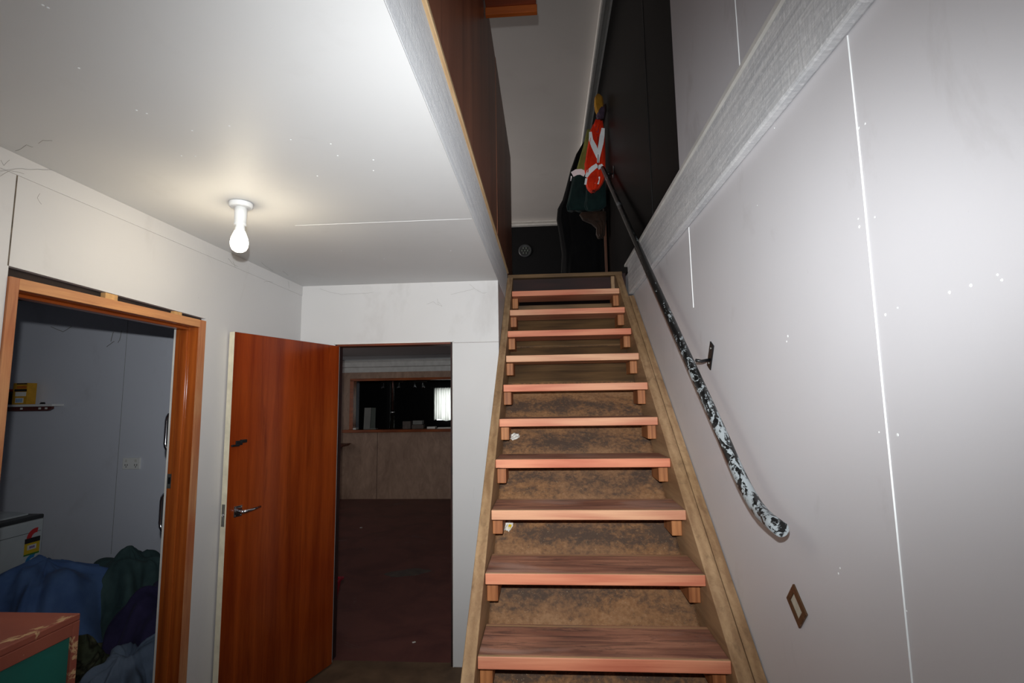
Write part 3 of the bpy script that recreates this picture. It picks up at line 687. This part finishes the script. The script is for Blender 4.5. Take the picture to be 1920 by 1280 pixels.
# heaps of cloth
def heap(name, cx, cy, rx, ry, hgt, mat, seed, lab, rot=0, fold=.05, pw=.6, k=7):
    """cloth draped over a mound: broad folds running down from the top"""
    bm = new(); nu, nv = 150, 60; V = []
    for j in range(1, nv + 1):
        rr = j / nv; row = []
        for i in range(nu):
            a = 2 * math.pi * i / nu; x = math.cos(a); y = math.sin(a)
            wa = a + .55 * noise.noise(Vector((x * 1.1 + seed, y * 1.1, rr * 1.3)))
            f1 = math.sin(wa * k + 2.2 * noise.noise(Vector((x * 1.6 + seed, y * 1.6, 2))) + rr * 1.3)
            f2 = math.sin(wa * (2 * k + 3) + 3 * noise.noise(Vector((x * 2 + seed, y * 2, 5 + rr))) - rr * 2)
            crm = noise.noise(Vector((x * rr * 3.2 + seed, y * rr * 3.2, seed))); cr2 = 1 - 2 * abs(noise.noise(Vector((x * rr * 4.5 + crm, y * rr * 4.5 + seed, 3))))
            sw = min(1, rr * 1.6) * (1 - .35 * rr)
            d = fold * (.6 * f1 * sw * (1 + 1.5 * noise.noise(Vector((x * 2.2, y * 2.2 + seed, 8)))) + .22 * f2 * sw + 1.9 * crm + .25 * cr2 + 1.2 * noise.noise(Vector((x * rr * 1.4 + seed, y * rr * 1.4, seed + 4))))
            ox = rx * (1 + .25 * noise.noise(Vector((x * 1.2, y * 1.2, seed * 3)))); oy = ry * (1 + .25 * noise.noise(Vector((x * 1.2, seed, y * 1.2))))
            z = hgt * max(0, 1 - rr ** 2.4) ** pw
            X_ = x * rr * ox + x * d * rr; Y_ = y * rr * oy + y * d * rr; c, q = math.cos(rot), math.sin(rot)
            row.append(Vector((cx + X_ * c - Y_ * q, cy + X_ * q + Y_ * c, max(.004 + .012 * (1 - rr), z + d * (1 - rr * .6)))))
        V.append(row)
    c0 = bm.verts.new(sum(V[0], Vector()) / nu); vs = [[bm.verts.new(p) for p in row] for row in V]
    for i in range(nu): bm.faces.new((c0, vs[0][i], vs[0][(i + 1) % nu]))
    for j in range(len(vs) - 1):
        for i in range(nu): bm.faces.new((vs[j][i], vs[j + 1][i], vs[j + 1][(i + 1) % nu], vs[j][(i + 1) % nu]))
    o = obj(name, bm, mat, None, 0, True); md = o.modifiers.new('cloth', 'SOLIDIFY'); md.thickness = .004; md.offset = -1
    return tag(o, lab, 'bed sheet' if 'sheet' in name else 'clothing', 'heap of clothes on the laundry floor')
heap('bed_sheet', -2.84, 2.79, .45, .45, .75, 'blue_cotton', 1.3, 'bright blue crumpled sheet draped at the left of the laundry heap', .3, .045)
heap('bed_sheet', -2.55, 3.02, .28, .28, .70, 'green_grey_cotton', 4.7, 'dark green-grey sheet bulging in the middle of the laundry heap', .2, .045, pw=.5, k=5)
heap('work_trousers', -2.45, 2.56, .27, .25, .40, 'dark_camo_cotton', 9.2, 'dark mottled green garment in the shadowed middle of the heap', 0, .045, k=5)
heap('overalls', -2.16, 2.88, .29, .28, .62, 'purple_navy_cotton', 12.6, 'dark purple-navy garment at the right of the laundry heap', 0, .045, pw=.55, k=5)
heap('shirt', -2.08, 2.50, .22, .22, .41, 'pale_blue_grey_cotton', 17.4, 'pale blue-grey garment at the front right of the laundry heap', .5, .04, pw=.55, k=6)
# ------------------------------------------------------------ low cabinet at the left edge
cbn = thing('cabinet', (-1.45, 1.1, 0), 'brown painted cabinet with teal panel and chipped top at the bottom left corner', 'cabinet')
cx1, cy1, zc = -1.294, 1.380, 1.05
obj('top_board', box(new(), -1.60, cx1, .70, cy1, zc - .018, zc), 'worn_brown_paint', cbn, .003)
for (y0, y1) in ((.70, .735), (cy1 - .020, cy1)):
    for (x0, x1) in ((-1.60, -1.575), (cx1 - .02, cx1)): obj('corner_post', box(new(), x0, x1, y0, y1, 0, zc - .018), 'worn_brown_paint', cbn, .002)
obj('top_rail', box(new(), cx1 - .018, cx1, .735, cy1 - .02, zc - .052, zc - .018), 'worn_brown_paint', cbn, .002)
obj('bottom_rail', box(new(), cx1 - .018, cx1, .735, cy1 - .02, .05, .09), 'worn_brown_paint', cbn, .002)
k = obj('side_panel', box(new(), cx1 - .014, cx1 - .008, .735, cy1 - .02, .09, zc - .052), 'teal_panel', cbn); k['label'] = 'teal panel'
obj('back_panel', box(new(), -1.58, cx1 - .02, cy1 - .012, cy1 - .004, .05, zc - .018), 'worn_brown_paint', cbn)
obj('front_panel', box(new(), -1.58, cx1 - .02, .704, .712, .05, zc - .018), 'teal_panel', cbn)
# ------------------------------------------------------------ room beyond the back door
S('wall_right_back_room', box(new(), -.50, -.40, 4.6, 12.6, 0, 2.4), 'laundry_wall_paint')
S('wall_left_back_room', box(new(), -4.7, -4.6, YB + .1, 12.6, 0, 2.4), 'laundry_wall_paint')
YF = 8.5; hz0, hz1, hxl = 1.150, 1.985, -3.335
bm = new(); box(bm, -4.6, -.5, YF, YF + .1, 0, hz0); box(bm, -4.6, hxl - .03, YF, YF + .1, hz0, hz1); box(bm, -4.6, -.5, YF, YF + .1, hz1, 2.4)
S('wall_servery', bm, 'dado_ply', 'plywood-lined wall with the servery opening in the back room')
bm = prism(new(), [(YF, 2.12), (YF - .02, 2.12), (YF - .03, 2.20), (YF - .06, 2.215), (YF - .07, 2.29), (YF - .10, 2.32), (YF, 2.32)], 'X', -4.6, -.5)
S('trim_18', bm, 'white_trim', 'white stepped cornice above the servery opening')
S('trim_19', box(new(), -4.6, -.5, YF - .012, YF, 2.32, 2.40), 'ceiling_paint')
for x in (-2.88,): S('trim_20', box(new(), x, x + .006, YF - .002, YF, 0, hz0 - .04), 'dark_trimmer', 'dark joint in the plywood under the servery')
sv = thing('servery_frame', (-2.4, YF, hz0), 'varnished timber frame and sill of the servery opening', 'hatch frame')
obj('sill', box(new(), hxl - .12, -.55, YF - .12, YF + .16, hz0 - .045, hz0), 'hatch_timber', sv, .004)
obj('jamb', box(new(), hxl - .035, hxl + .03, YF - .014, YF + .12, hz0, hz1), 'hatch_timber', sv, .003)
obj('head', box(new(), hxl - .035, -.55, YF - .014, YF + .12, hz1 - .012, hz1 + .03), 'hatch_timber', sv, .003)
def tagged(o, l, c, g=None): return tag(o, l, c, g)
# ledge at left
ld = thing('wall_ledge', (-3.55, 8.4, .9), 'short dark timber ledge left of the servery in the back room', 'ledge')
obj('board', prism(new(), [(-3.95, .885), (-3.37, .885), (-3.33, .925), (-3.95, .925)], 'Y', 8.18, 8.498), 'cupboard_timber', ld, .003)
obj('support', box(new(), -3.80, -3.76, 8.28, 8.495, .62, .884), 'cupboard_timber', ld, .003)
# kitchen beyond
S('wall_kitchen_far', box(box(box(box(new(), -4.6, -2.72, 12.2, 12.3, 0, 2.4), -1.9, -.5, 12.2, 12.3, 0, 2.4), -2.72, -1.9, 12.2, 12.3, 0, 1.12), -2.72, -1.9, 12.2, 12.3, 1.90, 2.4), 'black_wall_paint', 'dark far kitchen wall around the bright window')
wi = thing('window_1', (-2.3, 12.25, 1.12), 'bright curtained window far beyond the servery', 'window', None, 'structure')
obj('pane', box(new(), -2.70, -1.92, 12.26, 12.27, 1.14, 1.88), 'daylight_beyond', wi)
bm = new(); box(bm, -2.72, -2.68, 12.2, 12.29, 1.12, 1.90); box(bm, -1.94, -1.90, 12.2, 12.29, 1.12, 1.90); box(bm, -2.72, -1.9, 12.2, 12.29, 1.12, 1.15); box(bm, -2.72, -1.9, 12.2, 12.29, 1.87, 1.90)
obj('window_frame', bm, 'black_wall_paint', wi)
bm = new(); V = []; n = 90
for i in range(n + 1):
    x = -2.72 + .82 * i / n; y = 12.12 + .022 * math.sin(i * .95) + .01 * math.sin(i * .31)
    V.append([bm.verts.new((x, y + .01 * math.sin(i * 1.3 + q), z)) for q, z in enumerate((1.155 + .02 * math.sin(i * .14), 1.35, 1.55, 1.75, 1.93))])
for i in range(n):
    for q in range(4): bm.faces.new((V[i][q], V[i + 1][q], V[i + 1][q + 1], V[i][q + 1]))
cu = obj('net_curtain_panel', bm, 'net_curtain', None, 0, True); tag(cu, 'white net curtain hanging over the far kitchen window', 'curtain')
obj('curtain_rod', tube(new(), [(-2.8, 12.12, 1.93), (-1.85, 12.12, 1.93)], .008, 8), 'black_steel', cu)
tl = thing('track_light', (-3.3, 11, 2.03), 'chrome track light with four small spot heads above the dark kitchen', 'track light')
obj('track', box(new(), -3.66, -2.63, 11.0, 11.02, 2.035, 2.05), 'dull_steel', tl)
obj('canopy', box(new(), -3.22, -3.08, 10.98, 11.04, 2.04, 2.075), 'chrome', tl, .004); obj('hanging_rod', tube(new(), [(-3.15, 11.01, 2.07), (-3.15, 11.01, 2.40)], .006, 8), 'black_steel', tl, 0, True)
for x, a in ((-3.60, .0), (-3.25, .1), (-2.90, .5), (-2.72, .7)):
    hsp = obj('spot_stem', tube(new(), [(x, 11.0, 2.036), (x, 10.99, 1.985)], .005, 8), 'chrome', tl, 0, True)
    bm = new(); tube(bm, [(x, 10.99, 1.99), (x + .02 * a, 10.96, 1.95), (x + .05 * a, 10.93, 1.915)], .02, 12, True, [.012, .024, .032]); obj('spot_head', bm, 'chrome', hsp, 0, True)
fp = thing('flue_pipe', (-3.27, 9.3, 0), 'dull copper and steel pipe standing behind the servery', 'pipe')
px_ = -2.99 * 9.3 / 8.5
obj('upper_pipe', tube(new(), [(-2.868, 9.3, 1.45), (-2.868, 9.3, 2.40)], .022, 16), 'copper_brown_pipe', fp, 0, True)
obj('clamp_band', lathe(new(), [(.032, 1.40), (.038, 1.405), (.038, 1.425), (.032, 1.43)], -2.868, 9.3, 20), 'chrome', fp, 0, True)
obj('lower_pipe', tube(new(), [(-2.868, 9.3, 0), (-2.868, 9.3, 1.40)], .030, 16), 'brushed_flue', fp, 0, True)
S('wall_kitchen_partition', box(new(), -3.00, -2.94, 9.36, 9.42, 0, 2.4), 'black_wall_paint', 'dark post beside the pipe behind the servery')
wb = thing('white_carton', (-3.1, 8.58, hz0), 'pale grey open carton standing on the servery sill', 'carton')
obj('front_flap', prism(new(), [(-3.130, hz0 + .0005), (-3.020, hz0 + .0005), (-3.000, hz0 + .365), (-3.117, hz0 + .365)], 'Y', 8.52, 8.526), 'grey_board', wb)
obj('side_flap', prism(new(), [(-3.020, hz0 + .0005), (-2.930, hz0 + .0005), (-2.925, hz0 + .362), (-3.000, hz0 + .365)], 'Y', 8.53, 8.536), 'grey_green_board', wb)
obj('base', box(new(), -3.130, -2.915, 8.526, 8.63, hz0 + .0005, hz0 + .015), 'grey_board', wb)
def sillbox(name, x0, x1, z1, mat, lab, cat, z0=0, y0=8.47, y1=8.6, g=None, bev=.008):
    return tag(obj(name, box(new(), x0, x1, y0, y1, hz0 + .0006 + z0, hz0 + z1), mat, None, bev), lab, cat, g)
sillbox('book', -2.44, -2.30, .13, 'book_grey', 'thick closed brown book in the middle of the servery sill', 'book')
sillbox('book', -2.28, -2.08, .07, 'book_grey', 'lower grey-brown book of the pair on the servery sill', 'book', 0)
sillbox('book', -2.265, -2.10, .14, 'grey_board', 'upper paler book of the pair on the servery sill', 'book', .072)
sillbox('paper_pile', -3.295, -3.245, .03, 'paper_white', 'small white papers at the left end of the servery sill', 'papers', bev=.003)
sillbox('paper_pile', -2.02, -1.88, .035, 'paper_white', 'white papers on the servery sill below the bright window', 'papers', bev=.003)
sillbox('paper_pile', -1.84, -1.55, .022, 'paper_white', 'flat white papers at the right end of the servery sill', 'papers', bev=.003)
# red bin behind the door jamb
rb = thing('plastic_bin', (-1.70, 3.62, 0), 'dark red plastic tub just inside the back room beside the door', 'bin')
bm = new(); prs = []
for (x0, x1, y0, y1, z) in ((-1.84, -1.58, 3.50, 3.72, 0), (-1.89, -1.53, 3.46, 3.77, .335), (-1.875, -1.545, 3.475, 3.755, .335), (-1.83, -1.59, 3.51, 3.71, .01)):
    prs.append([bm.verts.new(c) for c in ((x0, y0, z), (x1, y0, z), (x1, y1, z), (x0, y1, z))])
for a in range(3):
    for k in range(4): bm.faces.new((prs[a][k], prs[a][(k + 1) % 4], prs[a + 1][(k + 1) % 4], prs[a + 1][k]))
bm.faces.new(prs[0][::-1]); bm.faces.new(prs[3])
obj('tub', bm, 'red_plastic', rb)
bm = new()
for (x0, x1, y0, y1) in ((-1.905, -1.515, 3.445, 3.462), (-1.905, -1.515, 3.768, 3.785), (-1.905, -1.888, 3.462, 3.768), (-1.532, -1.515, 3.462, 3.768)): box(bm, x0, x1, y0, y1, .330, .345)
obj('rim', bm, 'red_plastic', rb, .003)
# floor bits
for (px, py, s, la) in ((776, 1204, .022, 'tiny white scrap on the maroon floor near the doorway'), (677, 989, .03, 'small white scrap farther back on the maroon floor')):
    p = cpt(px, py, z=.002); m = Matrix.Translation(p) @ Matrix.Rotation(.6, 4, 'Z')
    bm = new(); box(bm, -s * .5, s * .5, -s * .3, s * .3, 0, .004, m); tag(obj('paper_scrap', bm, 'paper_white', None, .001), la, 'litter')
p = cpt(762, 1073, z=.001); bm = new(); pl_ = []
for k in range(22):
    a = k * 2 * math.pi / 22; r_ = .13 * (1 + .45 * noise.noise(Vector((math.cos(a) * 1.8, math.sin(a) * 1.8, 4)))); pl_.append((p.x + r_ * 1.0 * math.cos(a) + .08 * math.cos(a) ** 3, p.y + r_ * .9 * math.sin(a) + .05 * math.cos(a)))
prism(bm, pl_, 'Z', .0002, .0012); S('trim_22', bm, 'book_grey', 'pale worn patch on the maroon floor')
# ------------------------------------------------------------ upstairs things
ub = thing('timber_box', (-.14, 2.35, 3.9), 'dark varnished timber box end hanging above the stairwell at the top of the picture', 'box shelf')
obj('carcass', box(new(), -.290, -.008, 2.10, 2.585, 3.80, 4.30), 'cupboard_timber', ub, .003)
obj('rim', box(new(), -.293, -.003, 2.575, 2.605, 3.755, 3.80), 'hatch_timber', ub, .003)
obj('rim', box(new(), -.293, -.003, 2.095, 2.125, 3.755, 3.80), 'hatch_timber', ub, .003)
vt = thing('round_vent', (-.36, 9.87, 4.59), 'round grey vent on the black far wall upstairs', 'vent')
obj('ring', lathe(new(), [(.135, 9.869), (.135, 9.855), (.115, 9.848), (.10, 9.855)], -.36, 0, 32, 'Y', 4.59), 'washer_dark', vt, 0, True)
bm = new()
for k in range(6):
    a = k * math.pi / 3; bmesh.ops.create_icosphere(bm, subdivisions=2, radius=.022, matrix=Matrix.Translation((-.36 + .058 * math.cos(a), 9.85, 4.59 + .058 * math.sin(a))) @ Matrix.Diagonal((1, .4, 1, 1)))
bmesh.ops.create_icosphere(bm, subdivisions=2, radius=.022, matrix=Matrix.Translation((-.36, 9.85, 4.59)) @ Matrix.Diagonal((1, .4, 1, 1)))
obj('grille', bm, 'grey_green_board', vt, 0, True)
# garments on the hooks at x ~ .62, y ~ 5
def P5(px, py, y): 
    d = FWD + RGT * ((px - 960) / 944.48) + UPV * ((640 - py) / 944.48); return Vector((0, 0, H)) + d * (y / d.y)
def garment(rows, mat, name, parent, y, depth, seed, fold=.012, n=56):
    """rows: (left px, right px, py) outline in the photo turned into metres at distance y; closed cloth body with folds"""
    bm = new(); V = []; m_ = []
    for i in range(len(rows) - 1):
        a, b = rows[i], rows[i + 1]
        for k in range(4): t = k / 4; m_.append([a[q] * (1 - t) + b[q] * t for q in range(3)])
    m_.append(rows[-1])
    for j, (xl, xr, py) in enumerate(m_):
        A = P5(xl, py, y); B = P5(xr, py, y); c = (A + B) / 2; hw = (B - A).length / 2; row = []
        tt = j / (len(m_) - 1); dp = depth * (.35 + .65 * min(1, tt * 3))
        for i in range(n):
            a = 2 * math.pi * i / n
            f_ = fold * (1.2 * noise.noise(Vector((math.cos(a) * 3 + seed, math.sin(a) * 3, tt * 1.4))) + .6 * noise.noise(Vector((math.cos(a) * 8 + seed, math.sin(a) * 8, tt * 3)))) * (.4 + tt)
            ca, sa = math.cos(a), math.sin(a)
            ca = math.copysign(abs(ca) ** .8, ca)
            row.append(bm.verts.new((min(XW - .022, c.x + (hw + f_ * .4) * ca), c.y + (dp + f_) * sa, c.z + .010 * noise.noise(Vector((ca * 2, sa * 2, seed))) * (1 if tt > .9 else 0))))
        V.append(row)
    for j in range(len(V) - 1):
        for i in range(n): bm.faces.new((V[j][i], V[j][(i + 1) % n], V[j + 1][(i + 1) % n], V[j + 1][i]))
    bm.faces.new(V[0]); bm.faces.new(V[-1][::-1])
    return obj(name, bm, mat, parent, 0, True)
def strip(path, wpx, y, mat, name, parent, thick=.006):
    """reflective band following pixel path"""
    bm = new(); A = []; n = len(path)
    for k, (px, py) in enumerate(path):
        a = path[max(0, k - 1)]; b = path[min(n - 1, k + 1)]; t = Vector((b[0] - a[0], b[1] - a[1])).normalized(); nn = Vector((-t.y, t.x))
        w_ = wpx[k] if isinstance(wpx, (list, tuple)) else wpx
        yy = y + .006 * math.sin(k * 1.7); ring = []
        for (s, dy) in ((-1, 0), (1, 0), (1, thick), (-1, thick)): ring.append(bm.verts.new(P5(px + nn.x * w_ / 2 * s, py + nn.y * w_ / 2 * s, yy + dy)))
        A.append(ring)
    for k in range(n - 1):
        for q in range(4): bm.faces.new((A[k][q], A[k][(q + 1) % 4], A[k + 1][(q + 1) % 4], A[k + 1][q]))
    bm.faces.new(A[0][::-1]); bm.faces.new(A[-1])
    return obj(name, bm, mat, parent)
hk = thing('coat_hook_rail', (XW, 5.0, 4.6), 'dark coat hook rail on the black panelled wall upstairs', 'hook rail')
obj('rail_board', box(new(), XW - .016, XW - .0005, 4.95, 5.6, 4.56, 4.64), 'dark_trimmer', hk, .003)
for y in (5.0, 5.2, 5.4): obj('hook', tube(new(), [(XW - .018, y, 4.60), (XW - .05, y, 4.585), (XW - .07, y, 4.60), (XW - .072, y, 4.63)], .005, 8), 'black_steel', hk, 0, True)
ja = thing('hi_vis_jacket', (.56, 5.0, 4.5), 'bright orange hi-vis jacket with white reflective bands hanging upstairs', 'jacket')
garment([(1121, 1128, 219), (1116, 1131, 232), (1110, 1134, 255), (1105, 1134.5, 278), (1100, 1135, 295), (1096, 1135, 307), (1098, 1135, 322), (1100, 1134, 335), (1098, 1130, 345), (1101, 1124, 354), (1106, 1118, 358)], 'orange_hi_vis', 'body', ja, 4.93, .06, 2.2)
yF = 4.862
strip([(1107, 247), (1108, 262), (1114, 275), (1119, 288), (1121, 296)], [5, 8, 10, 8, 5], yF, 'reflective_tape', 'reflective_brace', ja)
strip([(1131, 240), (1129, 254), (1127, 268), (1124, 282), (1122, 296), (1121.5, 305)], [6, 9, 9, 8, 5, 4], yF, 'reflective_tape', 'reflective_brace', ja)
strip([(1099, 332), (1104, 322), (1112, 315), (1120, 309)], [5, 9, 9, 7], yF, 'reflective_tape', 'reflective_waistband', ja)
strip([(1121, 316), (1125, 312), (1130, 309)], [6, 7, 5], yF - .004, 'reflective_tape', 'reflective_waistband', ja)
strip([(1097.5, 346), (1099.5, 334)], 4, yF - .003, 'reflective_tape', 'reflective_cuff', ja)
strip([(1121, 345), (1123, 335), (1124, 331)], [4, 3.5, 2], yF - .002, 'reflective_tape', 'reflective_cuff', ja)
strip([(1114, 343), (1116, 338)], 4, yF - .002, 'reflective_tape', 'reflective_cuff', ja)
strip([(1119, 236), (1119.5, 243), (1120.5, 248)], [4, 6, 3], yF + .0, 'collar_blue', 'collar', ja)
garment([(1112, 1118, 233), (1107, 1116, 244), (1104, 1113, 262), (1100, 1109, 285), (1097, 1107, 305), (1096, 1105, 318), (1098, 1103, 326)], 'orange_hi_vis', 'sleeve', ja, 4.90, .03, 9.6, .010)
garment([(1117, 1125, 223), (1114, 1127, 230), (1115, 1122, 240), (1118, 1121, 252)], 'orange_hi_vis', 'collar_lapel', ja, 4.872, .012, 4.4, .005)
strip([(1121.5, 256), (1121.8, 280), (1121.5, 300), (1121, 318)], 1.1, yF - .006, 'dark_green_drill', 'front_opening', ja)
# sleeve folded at the hem
garment([(1106, 1124, 322), (1101, 1125, 332), (1099, 1124, 343), (1102, 1120, 353), (1107, 1116, 357)], 'orange_hi_vis', 'sleeve', ja, 4.885, .028, 6.6, .010)
kj = thing('khaki_work_jacket', (.42, 5.1, 4.3), 'khaki and dark green work jacket with one reflective band left of the orange jacket', 'jacket')
garment([(1101, 1112, 243), (1097, 1112, 258), (1093, 1111, 275), (1087, 1108, 295), (1083, 1106, 312), (1081, 1104, 322)], 'khaki_hi_vis', 'upper_body', kj, 5.20, .045, 3.9, .014)
garment([(1076, 1103, 322), (1072, 1104, 340), (1067, 1106, 365), (1062, 1118, 385), (1064, 1120, 394)], 'dark_green_drill', 'lower_body', kj, 5.20, .055, 5.9, .02)
strip([(1073, 327), (1081, 322.5), (1089, 322), (1097, 326)], [10, 11, 11, 11], 5.130, 'reflective_tape', 'reflective_band', kj)
strip([(1071.5, 330), (1070, 339)], [2.5, 1.2], 5.135, 'reflective_tape', 'reflective_trim', kj)
gt = thing('green_work_trousers', (.56, 5.0, 3.8), 'dark green drill trousers hanging below the orange jacket', 'trousers')
garment([(1100, 1134, 340), (1099, 1137, 356), (1098, 1139, 372), (1096, 1138, 386), (1100, 1128, 394)], 'dark_green_drill', 'body', gt, 5.06, .04, 8.4, .012)
bc = thing('black_coat', (.40, 5.3, 4.0), 'black coat bulging behind the other clothes upstairs', 'coat')
garment([(1094, 1100, 268), (1080, 1104, 290), (1070, 1110, 318), (1062, 1120, 350), (1055, 1138, 375), (1046, 1140, 392), (1044, 1141, 412), (1049, 1142, 440), (1054, 1143, 475), (1052, 1144, 506), (1052, 1144, 560)], 'black_wool', 'body', bc, 5.44, .11, 1.7, .025)
br = thing('brown_bag', (.52, 5.05, 3.4), 'crumpled brown leather bag hanging under the dark green trousers', 'bag')
garment([(1090, 1137, 397), (1086, 1138, 402), (1092, 1137, 412), (1108, 1136, 419), (1118, 1135, 428), (1118, 1134, 440), (1122, 1130, 446)], 'brown_leather', 'body', br, 5.07, .04, 11.2, .015)
ht = thing('straw_hat', (.62, 5.0, 4.65), 'mustard yellow hat hanging above the orange jacket', 'hat')
garment([(1119, 1124, 177), (1115, 1130, 183), (1114, 1132, 196), (1116, 1133, 207), (1119, 1131, 214)], 'straw_yellow', 'crown', ht, 4.86, .045, 13.2, .01)
garment([(1127, 1133, 198), (1122, 1134, 207), (1118, 1133, 216), (1120, 1132, 222)], 'purple_grey', 'band', ht, 4.85, .045, 15.2, .01)
po_ = tag(obj('timber_post', box(new(), .640, .665, 5.16, 5.20, 2.652, 3.56), 'post_timber', None, .002), 'slim brown timber post standing under the hanging clothes', 'post')
p0 = P5(1095, 500, 6.0); p1 = P5(1096, 478, 6.0); bm = tube(new(), [(p0.x, 6, 2.655), p0, ((p0.x + p1.x) / 2 - .006, 6, (p0.z + p1.z) / 2), p1, (p1.x + .01, 6.0, p1.z + .04)], .0035, 8)
tag(obj('electrical_cable', bm, 'white_plastic', None, 0, True), 'thin white cable standing up from the dark upstairs floor', 'cable')
# ------------------------------------------------------------ cobwebs
def web(name, paths, lab, r=.0004):
    bm = new()
    for P in paths:
        Q = []
        for a, b in zip(P, P[1:]):
            for k in range(5):
                t = k / 5; v = a.lerp(b, t); Q.append(v + Vector((0, .004 * noise.noise(v * 40), .004 * noise.noise(v * 47 + Vector((3, 0, 0))))))
        Q.append(P[-1]); tube(bm, Q, r, 5)
    tag(obj(name, bm, 'cobweb_dust'), lab, 'cobweb', 'cobwebs in the corners', 'stuff')
def LWp(px, py): return cpt(px, py, x=XL + .006)
def CEp(px, py): return cpt(px, py, z=2.396)
def BWp(px, py):
    d = FWD + RGT * ((px - 960) / 944.48) + UPV * ((640 - py) / 944.48); return Vector((0, 0, H)) + d * ((YB - .006) / d.y)
web('cobweb', [[LWp(0, 322), LWp(30, 316), LWp(60, 318), LWp(110, 318)], [LWp(0, 330), LWp(20, 320), LWp(45, 326)], [LWp(0, 300), LWp(8, 310), LWp(18, 300)], [CEp(30, 284), CEp(50, 272), CEp(62, 275)], [CEp(72, 268), CEp(80, 262), CEp(98, 264)], [LWp(75, 362), LWp(70, 372), LWp(78, 383)]], 'dusty cobwebs at the left end of the ceiling corner')
web('cobweb', [[LWp(428, 484), LWp(436, 494), LWp(446, 500)], [LWp(437, 490), LWp(441, 500)], [LWp(495, 528), LWp(503, 527), LWp(512, 529)], [LWp(541, 528), LWp(542, 540)], [CEp(490, 492), CEp(500, 500), CEp(512, 508)], [CEp(540, 516), CEp(530, 508)]], 'dusty cobwebs on the left wall below the bulb')
web('cobweb', [[BWp(600, 541), BWp(620, 548), BWp(640, 552), BWp(700, 548)], [BWp(820, 560), BWp(822, 572), BWp(829, 574), BWp(822, 566)], [BWp(822, 572), BWp(812, 566), BWp(800, 570)], [BWp(880, 532), BWp(890, 541), BWp(905, 550), BWp(912, 548)], [BWp(890, 541), BWp(870, 546), BWp(845, 552)]], 'fine cobwebs on the back wall above the doorway')
web('cobweb', [[P5(213, 622, 3.40), P5(208, 640, 3.40)], [P5(228, 620, 3.40), P5(224, 638, 3.40), P5(221, 642, 3.40)], [P5(135, 612, 3.40), P5(118, 622, 3.40), P5(95, 612, 3.40)], [P5(214, 640, 3.40), P5(200, 650, 3.40)]], 'dark cobweb strands high on the laundry wall', .0016)
